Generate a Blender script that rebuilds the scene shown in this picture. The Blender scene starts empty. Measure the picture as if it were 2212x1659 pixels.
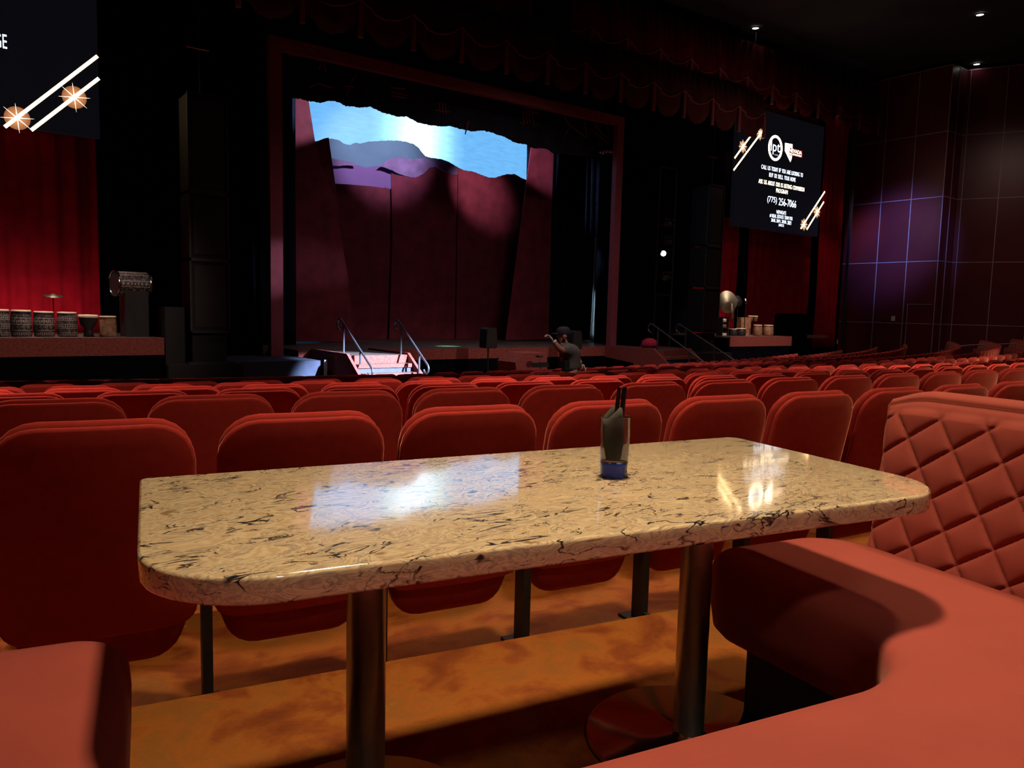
import bpy, bmesh, math, random
from mathutils import Vector, Matrix
random.seed(7)
PI = math.pi
C = bpy.context.scene.collection
scene = bpy.context.scene

# ------------------------------------------------------------------ camera
FPX, CX, CY = 1660.0, 1106.0, 829.5
HEAD = math.radians(36.6); PITCH = math.atan(161.5/FPX); ROLL = math.radians(1.4)
CAM = Vector((0, 0, 1.13))
fw = Vector((math.sin(HEAD)*math.cos(PITCH), math.cos(HEAD)*math.cos(PITCH), -math.sin(PITCH)))
r0 = Vector((math.cos(HEAD), -math.sin(HEAD), 0)); u0 = r0.cross(fw)
rt = r0*math.cos(ROLL) + u0*math.sin(ROLL); up = u0*math.cos(ROLL) - r0*math.sin(ROLL)
cam_data = bpy.data.cameras.new('camera'); cam = bpy.data.objects.new('camera', cam_data); C.objects.link(cam)
M4 = Matrix((rt, up, -fw)).transposed().to_4x4(); M4.translation = CAM
cam.matrix_world = M4
cam_data.sensor_width = 36.0; cam_data.lens = 36.0*FPX/2212.0
cam_data.clip_start = 0.02; cam_data.clip_end = 200
scene.camera = cam

# ------------------------------------------------------------------ colour, world
scene.view_settings.view_transform = 'Standard'; scene.view_settings.look = 'None'
scene.view_settings.gamma = 1; scene.view_settings.use_curve_mapping = False
scene.view_settings.exposure = 0.0
scene.cycles.max_bounces = 12; scene.cycles.diffuse_bounces = 2; scene.cycles.glossy_bounces = 3
scene.cycles.transmission_bounces = 12; scene.cycles.transparent_max_bounces = 6
scene.cycles.caustics_reflective = False; scene.cycles.caustics_refractive = False
scene.cycles.sample_clamp_indirect = 2.0
w = bpy.data.worlds.new('world'); scene.world = w; w.use_nodes = True
w.node_tree.nodes['Background'].inputs[0].default_value = (0.55, 0.5, 0.65, 1)
w.node_tree.nodes['Background'].inputs[1].default_value = 0.0

BA = math.radians(11.1)
BF = Vector((math.sin(BA), math.cos(BA), 0)); BR = Vector((BF.y, -BF.x, 0))
def W(a, b, z=0.0): return BR*a + BF*b + Vector((0, 0, z))     # the booth's own axes, turned 11 degrees from the stage's
def ray(px, py): return fw + rt*((px-CX)/FPX) - up*((py-CY)/FPX)
def at(px, py, Y): d = ray(px, py); return CAM + d*(Y/d.y)
def atx(px, py, X): d = ray(px, py); return CAM + d*(X/d.x)
def atz(px, py, z): d = ray(px, py); return CAM + d*((z-CAM.z)/d.z)
def atd(px, py, D): return CAM + ray(px, py)*D

# ------------------------------------------------------------------ lights
def aim(o, tgt):
    d = Vector(tgt) - o.location
    o.rotation_euler = d.to_track_quat('-Z', 'Y').to_euler()
def area(name, loc, tgt, size, power, col, spread=170, sy=None):
    l = bpy.data.lights.new(name, 'AREA'); l.energy = power; l.color = col; l.size = size
    if sy: l.shape = 'RECTANGLE'; l.size_y = sy
    l.spread = math.radians(spread)
    o = bpy.data.objects.new(name, l); C.objects.link(o); o.location = loc; aim(o, tgt); return o
def spot(name, loc, tgt, angle, power, col, blend=.5, rad=.08):
    l = bpy.data.lights.new(name, 'SPOT'); l.energy = power; l.color = col; l.spot_size = math.radians(angle)
    l.spot_blend = blend; l.shadow_soft_size = rad
    o = bpy.data.objects.new(name, l); C.objects.link(o); o.location = loc; aim(o, tgt); return o
WARM = (1.0, .70, .42)
for a_, b_, p_ in ((-2.9, 1.4, 22), (1.0, 1.5, 36), (3.4, 1.6, 21), (6.0, 2.4, 34), (9.0, 3.2, 34)):
    area('booth_light', W(a_, b_, 4.6), W(a_, b_, 0), .34, p_, WARM, 68)
spot('booth_fill', W(.4, -1.9, 4.2), W(.85, .85, .6), 25, 130, (1, .82, .62), .5, .15)
for a_, b_, p_ in ((-1.2, 5.0, 62), (2.8, 5.0, 72), (8.0, 5.8, 72), (13.5, 7.4, 60), (20.0, 10.4, 50)):
    area('row_light', W(a_, b_, 4.7), W(a_, b_+.1, 0), .4, p_, (1.0, .60, .42), 74)
area('house_light', (10, 11.0, 9.5), (10, 11.2, 0), 3.0, 70, (1, .55, .55), 110, 1.0)
area('house_light', (21, 11.0, 9.5), (21, 11.2, 0), 3.0, 80, (1, .55, .55), 110, 1.0)
area('wall_wash', (27, 9.5, 8.5), (32.5, 13.0, 0), 1.5, 22, (1, .75, .62), 110)
spot('front_fill', (7, 4, 7), (1.2, 15, .3), 26, 1700, (1, .74, .62), .8, .2)  # three unseen fills, added to lift the side platforms and stage front
spot('front_fill', (18, 5, 7), (21.0, 15.2, .4), 22, 2600, (1, .74, .62), .8, .2)
spot('front_fill', (12.5, 3.5, 7), (12.4, 14.2, -.6), 38, 1700, (1, .74, .66), .9, .2)
spot('aisle_fill', (6.0, 5.6, 6.0), (7.2, 8.4, .4), 24, 420, (1, .85, .75), .7, .1)  # extra lamp added only to brighten the man, no fixture behind it
COOL = (.62, .78, 1.0)
spot('follow_spot', (12.0, 3.0, 5.6), (7.1, 14.75, -.4), 9.2, 110000, (.66, .74, 1.0), .6, .06)
spot('frame_spot', (12.5, 11.5, 3.4), (6.0, 17.0, 1.9), 10, 1500, (.85, .75, 1), 1.0, .05)
spot('leg_spot', (15.6, 17.6, 1.6), (7.4, 19.5, 2.2), 12, 500, (1, .75, .9), 1.0, .05)
spot('flat_spot', (11.8, 18.75, 7.0), (7.1, 19.6, 6.0), 24, 3200, (.85, .72, 1), .6, .05)
spot('flat_spot', (11.5, 18.75, 7.0), (15.6, 20.2, 6.0), 22, 1500, (.9, .72, .95), .8, .05)
spot('ridge_spot', (11.0, 19.0, 7.0), (11.3, 22.6, 5.9), 60, 620, (.72, .68, 1), .7, .1)
spot('ridge_spot', (12.4, 18.8, 6.9), (14.2, 21.3, 5.4), 32, 620, (1, .72, .85), .9, .1)
area('stage_wash', (11.5, 18.4, 7.0), (11.5, 21.0, 1.0), 4.0, 5, (.85, .55, 1), 120, .3)
spot('green_spot', (13.0, 19.5, 6.5), (10.9, 17.6, .1), 6.5, 6000, (.45, 1, .65), 1.0, .02)
spot('leg_spot', (15.5, 17.6, 5.0), (18.2, 19.4, .6), 15, 700, (.55, .8, 1), .8, .03)
spot('wall_spot', (24.4, 12.8, 8.5), (31.0, 15.95, 4.3), 30, 4200, (.22, .34, 1), 1.0, .4)
spot('wall_spot', (26.0, 14.6, 7.6), (31.0, 17.6, 4.5), 20, 420, (1, .5, .3), 1.0, .4)
area('curtain_light', (1.0, 17.05, .52), (1.0, 17.75, 1.5), 3.0, 7, (1, .5, .5), 130, .08)
area('curtain_light', (21.2, 17.05, .52), (21.2, 17.75, 1.4), 1.4, 3, (1, .5, .5), 130, .08)
area('percussion_light', (1.4, 15.0, 4.4), (1.4, 15.4, .6), .3, 20, (1, .8, .68), 66)
area('percussion_light', (21.0, 15.0, 4.4), (21.0, 15.5, .6), .3, 24, (1, .8, .68), 70)
area('pit_light', (12.5, 12.6, 7.5), (12.5, 15.5, 0), 2.0, 46, (1, .72, .62), 120, .5)
spot('curtain_spot', (24.5, 14.5, 7.5), (28.9, 17.6, 2.5), 24, 160, (1, .3, .3), 1.0, .1)
area('valance_light', (20, 12.0, 5.5), (21, 17.2, 9.0), 1.0, 9, (1, .45, .45), 120)

# ------------------------------------------------------------------ materials
MATS = {}
def mat(name, col, rough=.6, metal=0., noise=0., nscale=8., bump=0., bscale=80., sheen=0., coat=0., spec=.5, emit=None, es=1., trans=0., ior=1.45, sheen_tint=None):
    m = bpy.data.materials.new(name); m.use_nodes = True; nt = m.node_tree; b = nt.nodes['Principled BSDF']
    b.inputs['Base Color'].default_value = (*col, 1); b.inputs['Roughness'].default_value = rough
    b.inputs['Metallic'].default_value = metal; b.inputs['Specular IOR Level'].default_value = spec
    b.inputs['Sheen Weight'].default_value = sheen; b.inputs['Coat Weight'].default_value = coat
    b.inputs['Coat Roughness'].default_value = .03; b.inputs['Transmission Weight'].default_value = trans; b.inputs['IOR'].default_value = ior
    if sheen_tint: b.inputs['Sheen Tint'].default_value = (*sheen_tint, 1); b.inputs['Sheen Roughness'].default_value = .35
    if emit: b.inputs['Emission Color'].default_value = (*emit, 1); b.inputs['Emission Strength'].default_value = es
    tc = nt.nodes.new('ShaderNodeTexCoord')
    if noise:
        n = nt.nodes.new('ShaderNodeTexNoise'); n.inputs['Scale'].default_value = nscale; n.inputs['Detail'].default_value = 5
        nt.links.new(tc.outputs['Object'], n.inputs['Vector'])
        r = nt.nodes.new('ShaderNodeValToRGB')
        r.color_ramp.elements[0].position = .3; r.color_ramp.elements[1].position = .7
        r.color_ramp.elements[0].color = (*[max(0, c*(1-noise)) for c in col], 1)
        r.color_ramp.elements[1].color = (*[min(1, c*(1+noise)) for c in col], 1)
        nt.links.new(n.outputs['Fac'], r.inputs[0]); nt.links.new(r.outputs[0], b.inputs['Base Color'])
    if bump:
        n = nt.nodes.new('ShaderNodeTexNoise'); n.inputs['Scale'].default_value = bscale; n.inputs['Detail'].default_value = 3
        nt.links.new(tc.outputs['Object'], n.inputs['Vector'])
        bp = nt.nodes.new('ShaderNodeBump'); bp.inputs['Strength'].default_value = bump; bp.inputs['Distance'].default_value = .01
        nt.links.new(n.outputs['Fac'], bp.inputs['Height']); nt.links.new(bp.outputs[0], b.inputs['Normal'])
    return m
M = dict(
 seat_red=mat('seat_red', (.38, .038, .032), .9, noise=.08, nscale=30, sheen=.6, spec=.12, sheen_tint=(1, .42, .32)),
 bench_red=mat('bench_red', (.29, .060, .047), .8, noise=.06, nscale=6, bump=.06, bscale=600, sheen=.25, spec=.2, sheen_tint=(1, .5, .4)),
 black_metal=mat('black_metal', (.012, .012, .012), .5, noise=.3, nscale=40),
 black_box=mat('black_box', (.007, .007, .0075), .65, noise=.3, nscale=20),
 black_cloth=mat('black_cloth', (.004, .004, .007), 1., spec=0, noise=.3, nscale=5),
 navy_cloth=mat('navy_cloth', (.010, .015, .035), 1., spec=.1, noise=.3, nscale=5),
 steel=mat('steel', (.42, .40, .38), .34, metal=1., noise=.08, nscale=60),
 polished=mat('polished', (.6, .58, .56), .16, metal=1.),
 velvet=mat('velvet', (.36, .008, .022), .9, noise=.2, nscale=3, sheen=.3, spec=.1, sheen_tint=(1, .2, .2)),
 valance=mat('valance', (.16, .012, .02), .9, noise=.2, nscale=3, spec=.1),
 valance_brown=mat('valance_brown', (.10, .035, .03), .9, noise=.2, nscale=3, spec=.1),
 fringe=mat('fringe', (.32, .12, .10), .8, noise=.3, nscale=40),
 stage_red=mat('stage_red', (.26, .045, .05), .85, noise=.25, nscale=6, bump=.2, bscale=60),
 frame_red=mat('frame_red', (.30, .07, .10), .8, noise=.12, nscale=8),
 carpet_red=mat('carpet_red', (.24, .056, .044), .95, noise=.3, nscale=25, bump=.4, bscale=120),
 flat_red=mat('flat_red', (.22, .028, .05), .8, noise=.3, nscale=2.2, bump=.1, bscale=8),
 ridge_grey=mat('ridge_grey', (.20, .33, .42), .85, noise=.12, nscale=1.2),
 ridge_purple=mat('ridge_purple', (.33, .20, .38), .75, noise=.3, nscale=2.5, bump=.5, bscale=5),
 lavender=mat('lavender', (.30, .15, .38), .8, noise=.08, nscale=1),
 header=mat('header', (.012, .018, .04), .9, noise=.5, nscale=3, bump=.3, bscale=10),
 wood_stage=mat('wood_stage', (.10, .085, .075), .38, noise=.35, nscale=3),
 white_cloth=mat('white_cloth', (.55, .60, .62), .8, noise=.15, nscale=4),
 white=mat('white', (.8, .8, .78), .6, noise=.05),
 ceiling=mat('ceiling', (.035, .035, .045), .9, noise=.3, nscale=.6),
 panel=mat('panel', (.14, .020, .030), .34, noise=.15, nscale=.5, spec=.5),
 reveal=mat('reveal', (.45, .36, .45), .4, noise=.1),
 skin_drum=mat('skin_drum', (.75, .55, .42), .6, noise=.08, nscale=10),
 drum_wood=mat('drum_wood', (.26, .13, .07), .6, noise=.5, nscale=12),
 drum_black=mat('drum_black', (.02, .017, .017), .5, noise=.4, nscale=30),
 brass=mat('brass', (.30, .27, .19), .55, metal=1., noise=.1, nscale=20),
 skin=mat('skin', (.48, .22, .16), .6, noise=.1, nscale=20),
 glove=mat('glove', (.66, .50, .50), .8, noise=.06, nscale=20),
 grey_shirt=mat('grey_shirt', (.13, .12, .115), .9, noise=.12, nscale=30, bump=.2, bscale=40),
 dark_trousers=mat('dark_trousers', (.02, .02, .022), .9, noise=.3, nscale=30),
 cap=mat('cap', (.03, .028, .045), .8, noise=.2, nscale=30),
 beard=mat('beard', (.20, .17, .16), .9, noise=.3, nscale=60),
 pink=mat('pink', (.55, .03, .09), .8, noise=.1),
 timber=mat('timber', (.30, .18, .09), .6, noise=.2, nscale=8),
 napkin=mat('napkin', (.045, .041, .037), .9, noise=.1, nscale=20),
 straw=mat('straw', (.006, .006, .008), .25, noise=.1),
 amber_glow=mat('amber_glow', (.3, .15, .05), .6, emit=(1, .55, .2), es=.5),
 lamp=mat('lamp', (1, 1, 1), .5, emit=(1, .95, .88), es=5),
 lamp_cool=mat('lamp_cool', (1, 1, 1), .5, emit=(.75, .95, 1), es=9),
 led_white=mat('led_white', (0, 0, 0), .5, emit=(.74, .84, 1), es=3.6),
 led_cream=mat('led_cream', (0, 0, 0), .5, emit=(1, .82, .55), es=6),
 led_dim=mat('led_dim', (0, 0, 0), .5, emit=(.65, .7, .95), es=.9),
 led_red=mat('led_red', (0, 0, 0), .5, emit=(.30, .01, .01), es=.6),
 led_bar=mat('led_bar', (0, 0, 0), .5, emit=(1, .66, .30), es=7),
 led_star=mat('led_star', (0, 0, 0), .5, emit=(1, .85, .6), es=5.0),
)
M['blue_riser'] = mat('blue_riser', (.03, .04, .075), .6, noise=.2)
M['blue_skirt'] = mat('blue_skirt', (.018, .030, .060), .8, noise=.2)
M['rail_grey'] = mat('rail_grey', (.11, .12, .15), .35, metal=.7, noise=.1)
M['stack_frame'] = mat('stack_frame', (.03, .03, .033), .45, noise=.2)
def led_disc():
    m = bpy.data.materials.new('led_disc'); m.use_nodes = True; nt = m.node_tree; b = nt.nodes['Principled BSDF']
    b.inputs['Base Color'].default_value = (0, 0, 0, 1)
    tc = nt.nodes.new('ShaderNodeTexCoord'); g = nt.nodes.new('ShaderNodeTexGradient'); g.gradient_type = 'SPHERICAL'
    mp = nt.nodes.new('ShaderNodeMapping'); mp.inputs['Scale'].default_value = (3.6, 3.6, 3.6)
    nt.links.new(tc.outputs['Object'], mp.inputs[0]); nt.links.new(mp.outputs[0], g.inputs[0])
    r = nt.nodes.new('ShaderNodeValToRGB'); r.color_ramp.elements[0].color = (.10, .012, .004, 1); r.color_ramp.elements[1].color = (1, .42, .16, 1)
    nt.links.new(g.outputs[0], r.inputs[0]); nt.links.new(r.outputs[0], b.inputs['Emission Color']); b.inputs['Emission Strength'].default_value = 1.0
    return m
M['led_disc'] = led_disc()
def led_panel():
    m = mat('led_panel', (.003, .003, .004), .45, emit=(.0028, .0028, .0042), es=1.0); return m
M['led_panel'] = led_panel()
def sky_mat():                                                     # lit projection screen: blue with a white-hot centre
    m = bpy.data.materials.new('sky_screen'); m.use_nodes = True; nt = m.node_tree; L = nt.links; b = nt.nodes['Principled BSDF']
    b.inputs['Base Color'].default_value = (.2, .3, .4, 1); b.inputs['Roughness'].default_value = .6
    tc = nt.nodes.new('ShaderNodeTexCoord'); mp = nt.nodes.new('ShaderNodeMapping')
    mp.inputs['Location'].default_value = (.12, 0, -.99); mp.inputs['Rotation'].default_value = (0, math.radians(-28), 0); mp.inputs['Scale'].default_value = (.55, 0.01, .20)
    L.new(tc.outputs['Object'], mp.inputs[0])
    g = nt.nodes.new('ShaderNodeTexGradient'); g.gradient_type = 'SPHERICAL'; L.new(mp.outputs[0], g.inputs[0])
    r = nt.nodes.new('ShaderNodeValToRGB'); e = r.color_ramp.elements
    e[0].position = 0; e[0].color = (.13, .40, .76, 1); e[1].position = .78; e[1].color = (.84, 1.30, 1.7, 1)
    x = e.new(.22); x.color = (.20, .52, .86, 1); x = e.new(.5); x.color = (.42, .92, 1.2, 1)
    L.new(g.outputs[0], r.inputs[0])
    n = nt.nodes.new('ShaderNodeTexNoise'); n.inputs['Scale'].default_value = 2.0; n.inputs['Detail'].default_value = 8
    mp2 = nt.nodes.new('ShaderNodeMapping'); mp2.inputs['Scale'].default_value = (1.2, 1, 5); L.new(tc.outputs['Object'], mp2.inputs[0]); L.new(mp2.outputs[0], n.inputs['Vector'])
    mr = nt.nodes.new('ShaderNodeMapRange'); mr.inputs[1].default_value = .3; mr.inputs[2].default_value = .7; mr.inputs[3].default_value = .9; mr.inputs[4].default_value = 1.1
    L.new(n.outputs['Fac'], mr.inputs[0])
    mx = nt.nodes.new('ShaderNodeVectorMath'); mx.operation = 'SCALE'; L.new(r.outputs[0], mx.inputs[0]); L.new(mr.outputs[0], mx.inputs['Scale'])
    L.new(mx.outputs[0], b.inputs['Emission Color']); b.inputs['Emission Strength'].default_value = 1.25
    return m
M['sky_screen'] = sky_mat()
def quartz():
    m = bpy.data.materials.new('quartz'); m.use_nodes = True; nt = m.node_tree; L = nt.links; b = nt.nodes['Principled BSDF']
    tc = nt.nodes.new('ShaderNodeTexCoord')
    def N(scale, sx, sy, sz, dist, detail=6, off=0.):
        mp = nt.nodes.new('ShaderNodeMapping'); mp.inputs['Scale'].default_value = (sx, sy, sz); mp.inputs['Location'].default_value = (off, off*1.7, off*.3)
        mp.inputs['Rotation'].default_value = (0, 0, math.radians(8))
        L.new(tc.outputs['Object'], mp.inputs[0])
        n = nt.nodes.new('ShaderNodeTexNoise'); n.inputs['Scale'].default_value = scale; n.inputs['Detail'].default_value = detail; n.inputs['Distortion'].default_value = dist
        L.new(mp.outputs[0], n.inputs['Vector']); return n.outputs['Fac']
    base = N(13, .75, 1.5, 2.0, 1.5, 9)
    r = nt.nodes.new('ShaderNodeValToRGB'); e = r.color_ramp.elements
    e[0].position = .28; e[0].color = (.34, .22, .12, 1); e[1].position = .74; e[1].color = (.74, .63, .42, 1)
    for p, c in ((.39, (.74, .63, .43, 1)), (.435, (.50, .37, .23, 1)), (.48, (.76, .65, .44, 1)), (.525, (.42, .34, .25, 1)), (.57, (.78, .66, .43, 1)), (.63, (.60, .46, .28, 1))):
        x = e.new(p); x.color = c
    L.new(base, r.inputs[0])
    def vein(scale, sx, sy, dist, wdt, off, mask_scale, mlo, mhi):
        v = N(scale, sx, sy, 1.6, dist, 5, off)
        s = nt.nodes.new('ShaderNodeMath'); s.operation = 'SUBTRACT'; s.inputs[1].default_value = .5; L.new(v, s.inputs[0])
        a = nt.nodes.new('ShaderNodeMath'); a.operation = 'ABSOLUTE'; L.new(s.outputs[0], a.inputs[0])
        mr = nt.nodes.new('ShaderNodeMapRange'); mr.inputs[1].default_value = wdt*.4; mr.inputs[2].default_value = wdt; mr.inputs[3].default_value = 1; mr.inputs[4].default_value = 0
        L.new(a.outputs[0], mr.inputs[0])
        k = N(mask_scale, .8, 1.2, 1, .8, 3, off+5)
        mk = nt.nodes.new('ShaderNodeMapRange'); mk.inputs[1].default_value = mlo; mk.inputs[2].default_value = mhi; L.new(k, mk.inputs[0])
        mu = nt.nodes.new('ShaderNodeMath'); mu.operation = 'MULTIPLY'; L.new(mr.outputs[0], mu.inputs[0]); L.new(mk.outputs[0], mu.inputs[1])
        return mu.outputs[0]
    v1 = vein(6.5, .7, 1.7, 1.6, .015, 3.1, 10, .50, .56)
    v2 = vein(12, .7, 1.6, 1.2, .016, 9.7, 15, .53, .60)
    m1 = nt.nodes.new('ShaderNodeMixRGB'); m1.inputs[2].default_value = (.020, .018, .028, 1); L.new(v1, m1.inputs[0]); L.new(r.outputs[0], m1.inputs[1])
    m2 = nt.nodes.new('ShaderNodeMixRGB'); m2.inputs[2].default_value = (.06, .045, .045, 1); L.new(v2, m2.inputs[0]); L.new(m1.outputs[0], m2.inputs[1])
    L.new(m2.outputs[0], b.inputs['Base Color']); b.inputs['Roughness'].default_value = .09; b.inputs['IOR'].default_value = 1.56
    b.inputs['Coat Weight'].default_value = 1.0; b.inputs['Coat IOR'].default_value = 1.6; b.inputs['Coat Roughness'].default_value = .05
    return m
M['quartz'] = quartz()
def stained():
    m = bpy.data.materials.new('stained_concrete'); m.use_nodes = True; nt = m.node_tree; L = nt.links; b = nt.nodes['Principled BSDF']
    tc = nt.nodes.new('ShaderNodeTexCoord')
    n = nt.nodes.new('ShaderNodeTexNoise'); n.inputs['Scale'].default_value = 3.4; n.inputs['Detail'].default_value = 12; n.inputs['Distortion'].default_value = .35; n.inputs['Roughness'].default_value = .68
    L.new(tc.outputs['Object'], n.inputs['Vector'])
    r = nt.nodes.new('ShaderNodeValToRGB'); e = r.color_ramp.elements
    e[0].position = .3; e[0].color = (.10, .022, .006, 1); e[1].position = .72; e[1].color = (.34, .15, .026, 1)
    x = e.new(.44); x.color = (.20, .052, .010, 1); x = e.new(.52); x.color = (.29, .095, .014, 1); x = e.new(.6); x.color = (.22, .085, .016, 1)
    L.new(n.outputs['Fac'], r.inputs[0]); L.new(r.outputs[0], b.inputs['Base Color'])
    b.inputs['Roughness'].default_value = .42; b.inputs['Coat Weight'].default_value = .15; b.inputs['Coat Roughness'].default_value = .2
    n2 = nt.nodes.new('ShaderNodeTexNoise'); n2.inputs['Scale'].default_value = 45; n2.inputs['Detail'].default_value = 4; L.new(tc.outputs['Object'], n2.inputs['Vector'])
    bp = nt.nodes.new('ShaderNodeBump'); bp.inputs['Strength'].default_value = .12; bp.inputs['Distance'].default_value = .01
    L.new(n2.outputs['Fac'], bp.inputs['Height']); L.new(bp.outputs[0], b.inputs['Normal'])
    return m
M['floor'] = stained()
def carved(name, rows, vs_=30):
    m = bpy.data.materials.new(name); m.use_nodes = True; nt = m.node_tree; L = nt.links; b = nt.nodes['Principled BSDF']
    tc = nt.nodes.new('ShaderNodeTexCoord'); sp = nt.nodes.new('ShaderNodeSeparateXYZ'); L.new(tc.outputs['Object'], sp.inputs[0])
    def mth(op, a, b_=None):
        n = nt.nodes.new('ShaderNodeMath'); n.operation = op
        for k, v in ((0, a), (1, b_)):
            if v is None: continue
            if isinstance(v, (int, float)): n.inputs[k].default_value = v
            else: L.new(v, n.inputs[k])
        return n.outputs[0]
    zz = mth('MULTIPLY', sp.outputs['Z'], rows); fr = mth('FRACT', zz); line = mth('LESS_THAN', fr, .12)
    at2 = mth('ARCTAN2', sp.outputs['Y'], sp.outputs['X']); fa = mth('FRACT', mth('MULTIPLY', at2, 4.6))
    dash = mth('LESS_THAN', mth('ABSOLUTE', mth('SUBTRACT', fa, .5)), .22)
    band = mth('LESS_THAN', mth('ABSOLUTE', mth('SUBTRACT', fr, .55)), .2)
    odd = mth('LESS_THAN', mth('FRACT', mth('MULTIPLY', zz, .5)), .5)
    marks = mth('MULTIPLY', mth('MULTIPLY', dash, band), odd)
    v = nt.nodes.new('ShaderNodeTexVoronoi'); v.inputs['Scale'].default_value = vs_; L.new(tc.outputs['Object'], v.inputs['Vector'])
    fine = mth('MULTIPLY', mth('GREATER_THAN', v.outputs['Distance'], .55), .35)
    tot = mth('MINIMUM', mth('ADD', mth('ADD', mth('MULTIPLY', line, .8), marks), fine), 1.)
    r = nt.nodes.new('ShaderNodeValToRGB'); r.color_ramp.elements[0].color = (.014, .011, .011, 1); r.color_ramp.elements[1].color = (.36, .29, .26, 1)
    L.new(tot, r.inputs[0]); L.new(r.outputs[0], b.inputs['Base Color']); b.inputs['Roughness'].default_value = .5
    return m
M['carved_dark'] = carved('carved_dark', 9.5); M['carved_dark2'] = carved('carved_dark2', 14, 45)
def glass(name, col):
    m = bpy.data.materials.new(name); m.use_nodes = True; b = m.node_tree.nodes['Principled BSDF']
    b.inputs['Base Color'].default_value = (*col, 1); b.inputs['Transmission Weight'].default_value = 1; b.inputs['Roughness'].default_value = .02; b.inputs['IOR'].default_value = 1.45
    return m
M['glass'] = glass('clear_glass', (.93, .93, .97)); M['glass_blue'] = glass('blue_glass', (.03, .07, .60)); M['glass_blue'].node_tree.nodes['Principled BSDF'].inputs['Transmission Weight'].default_value = .55

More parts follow.
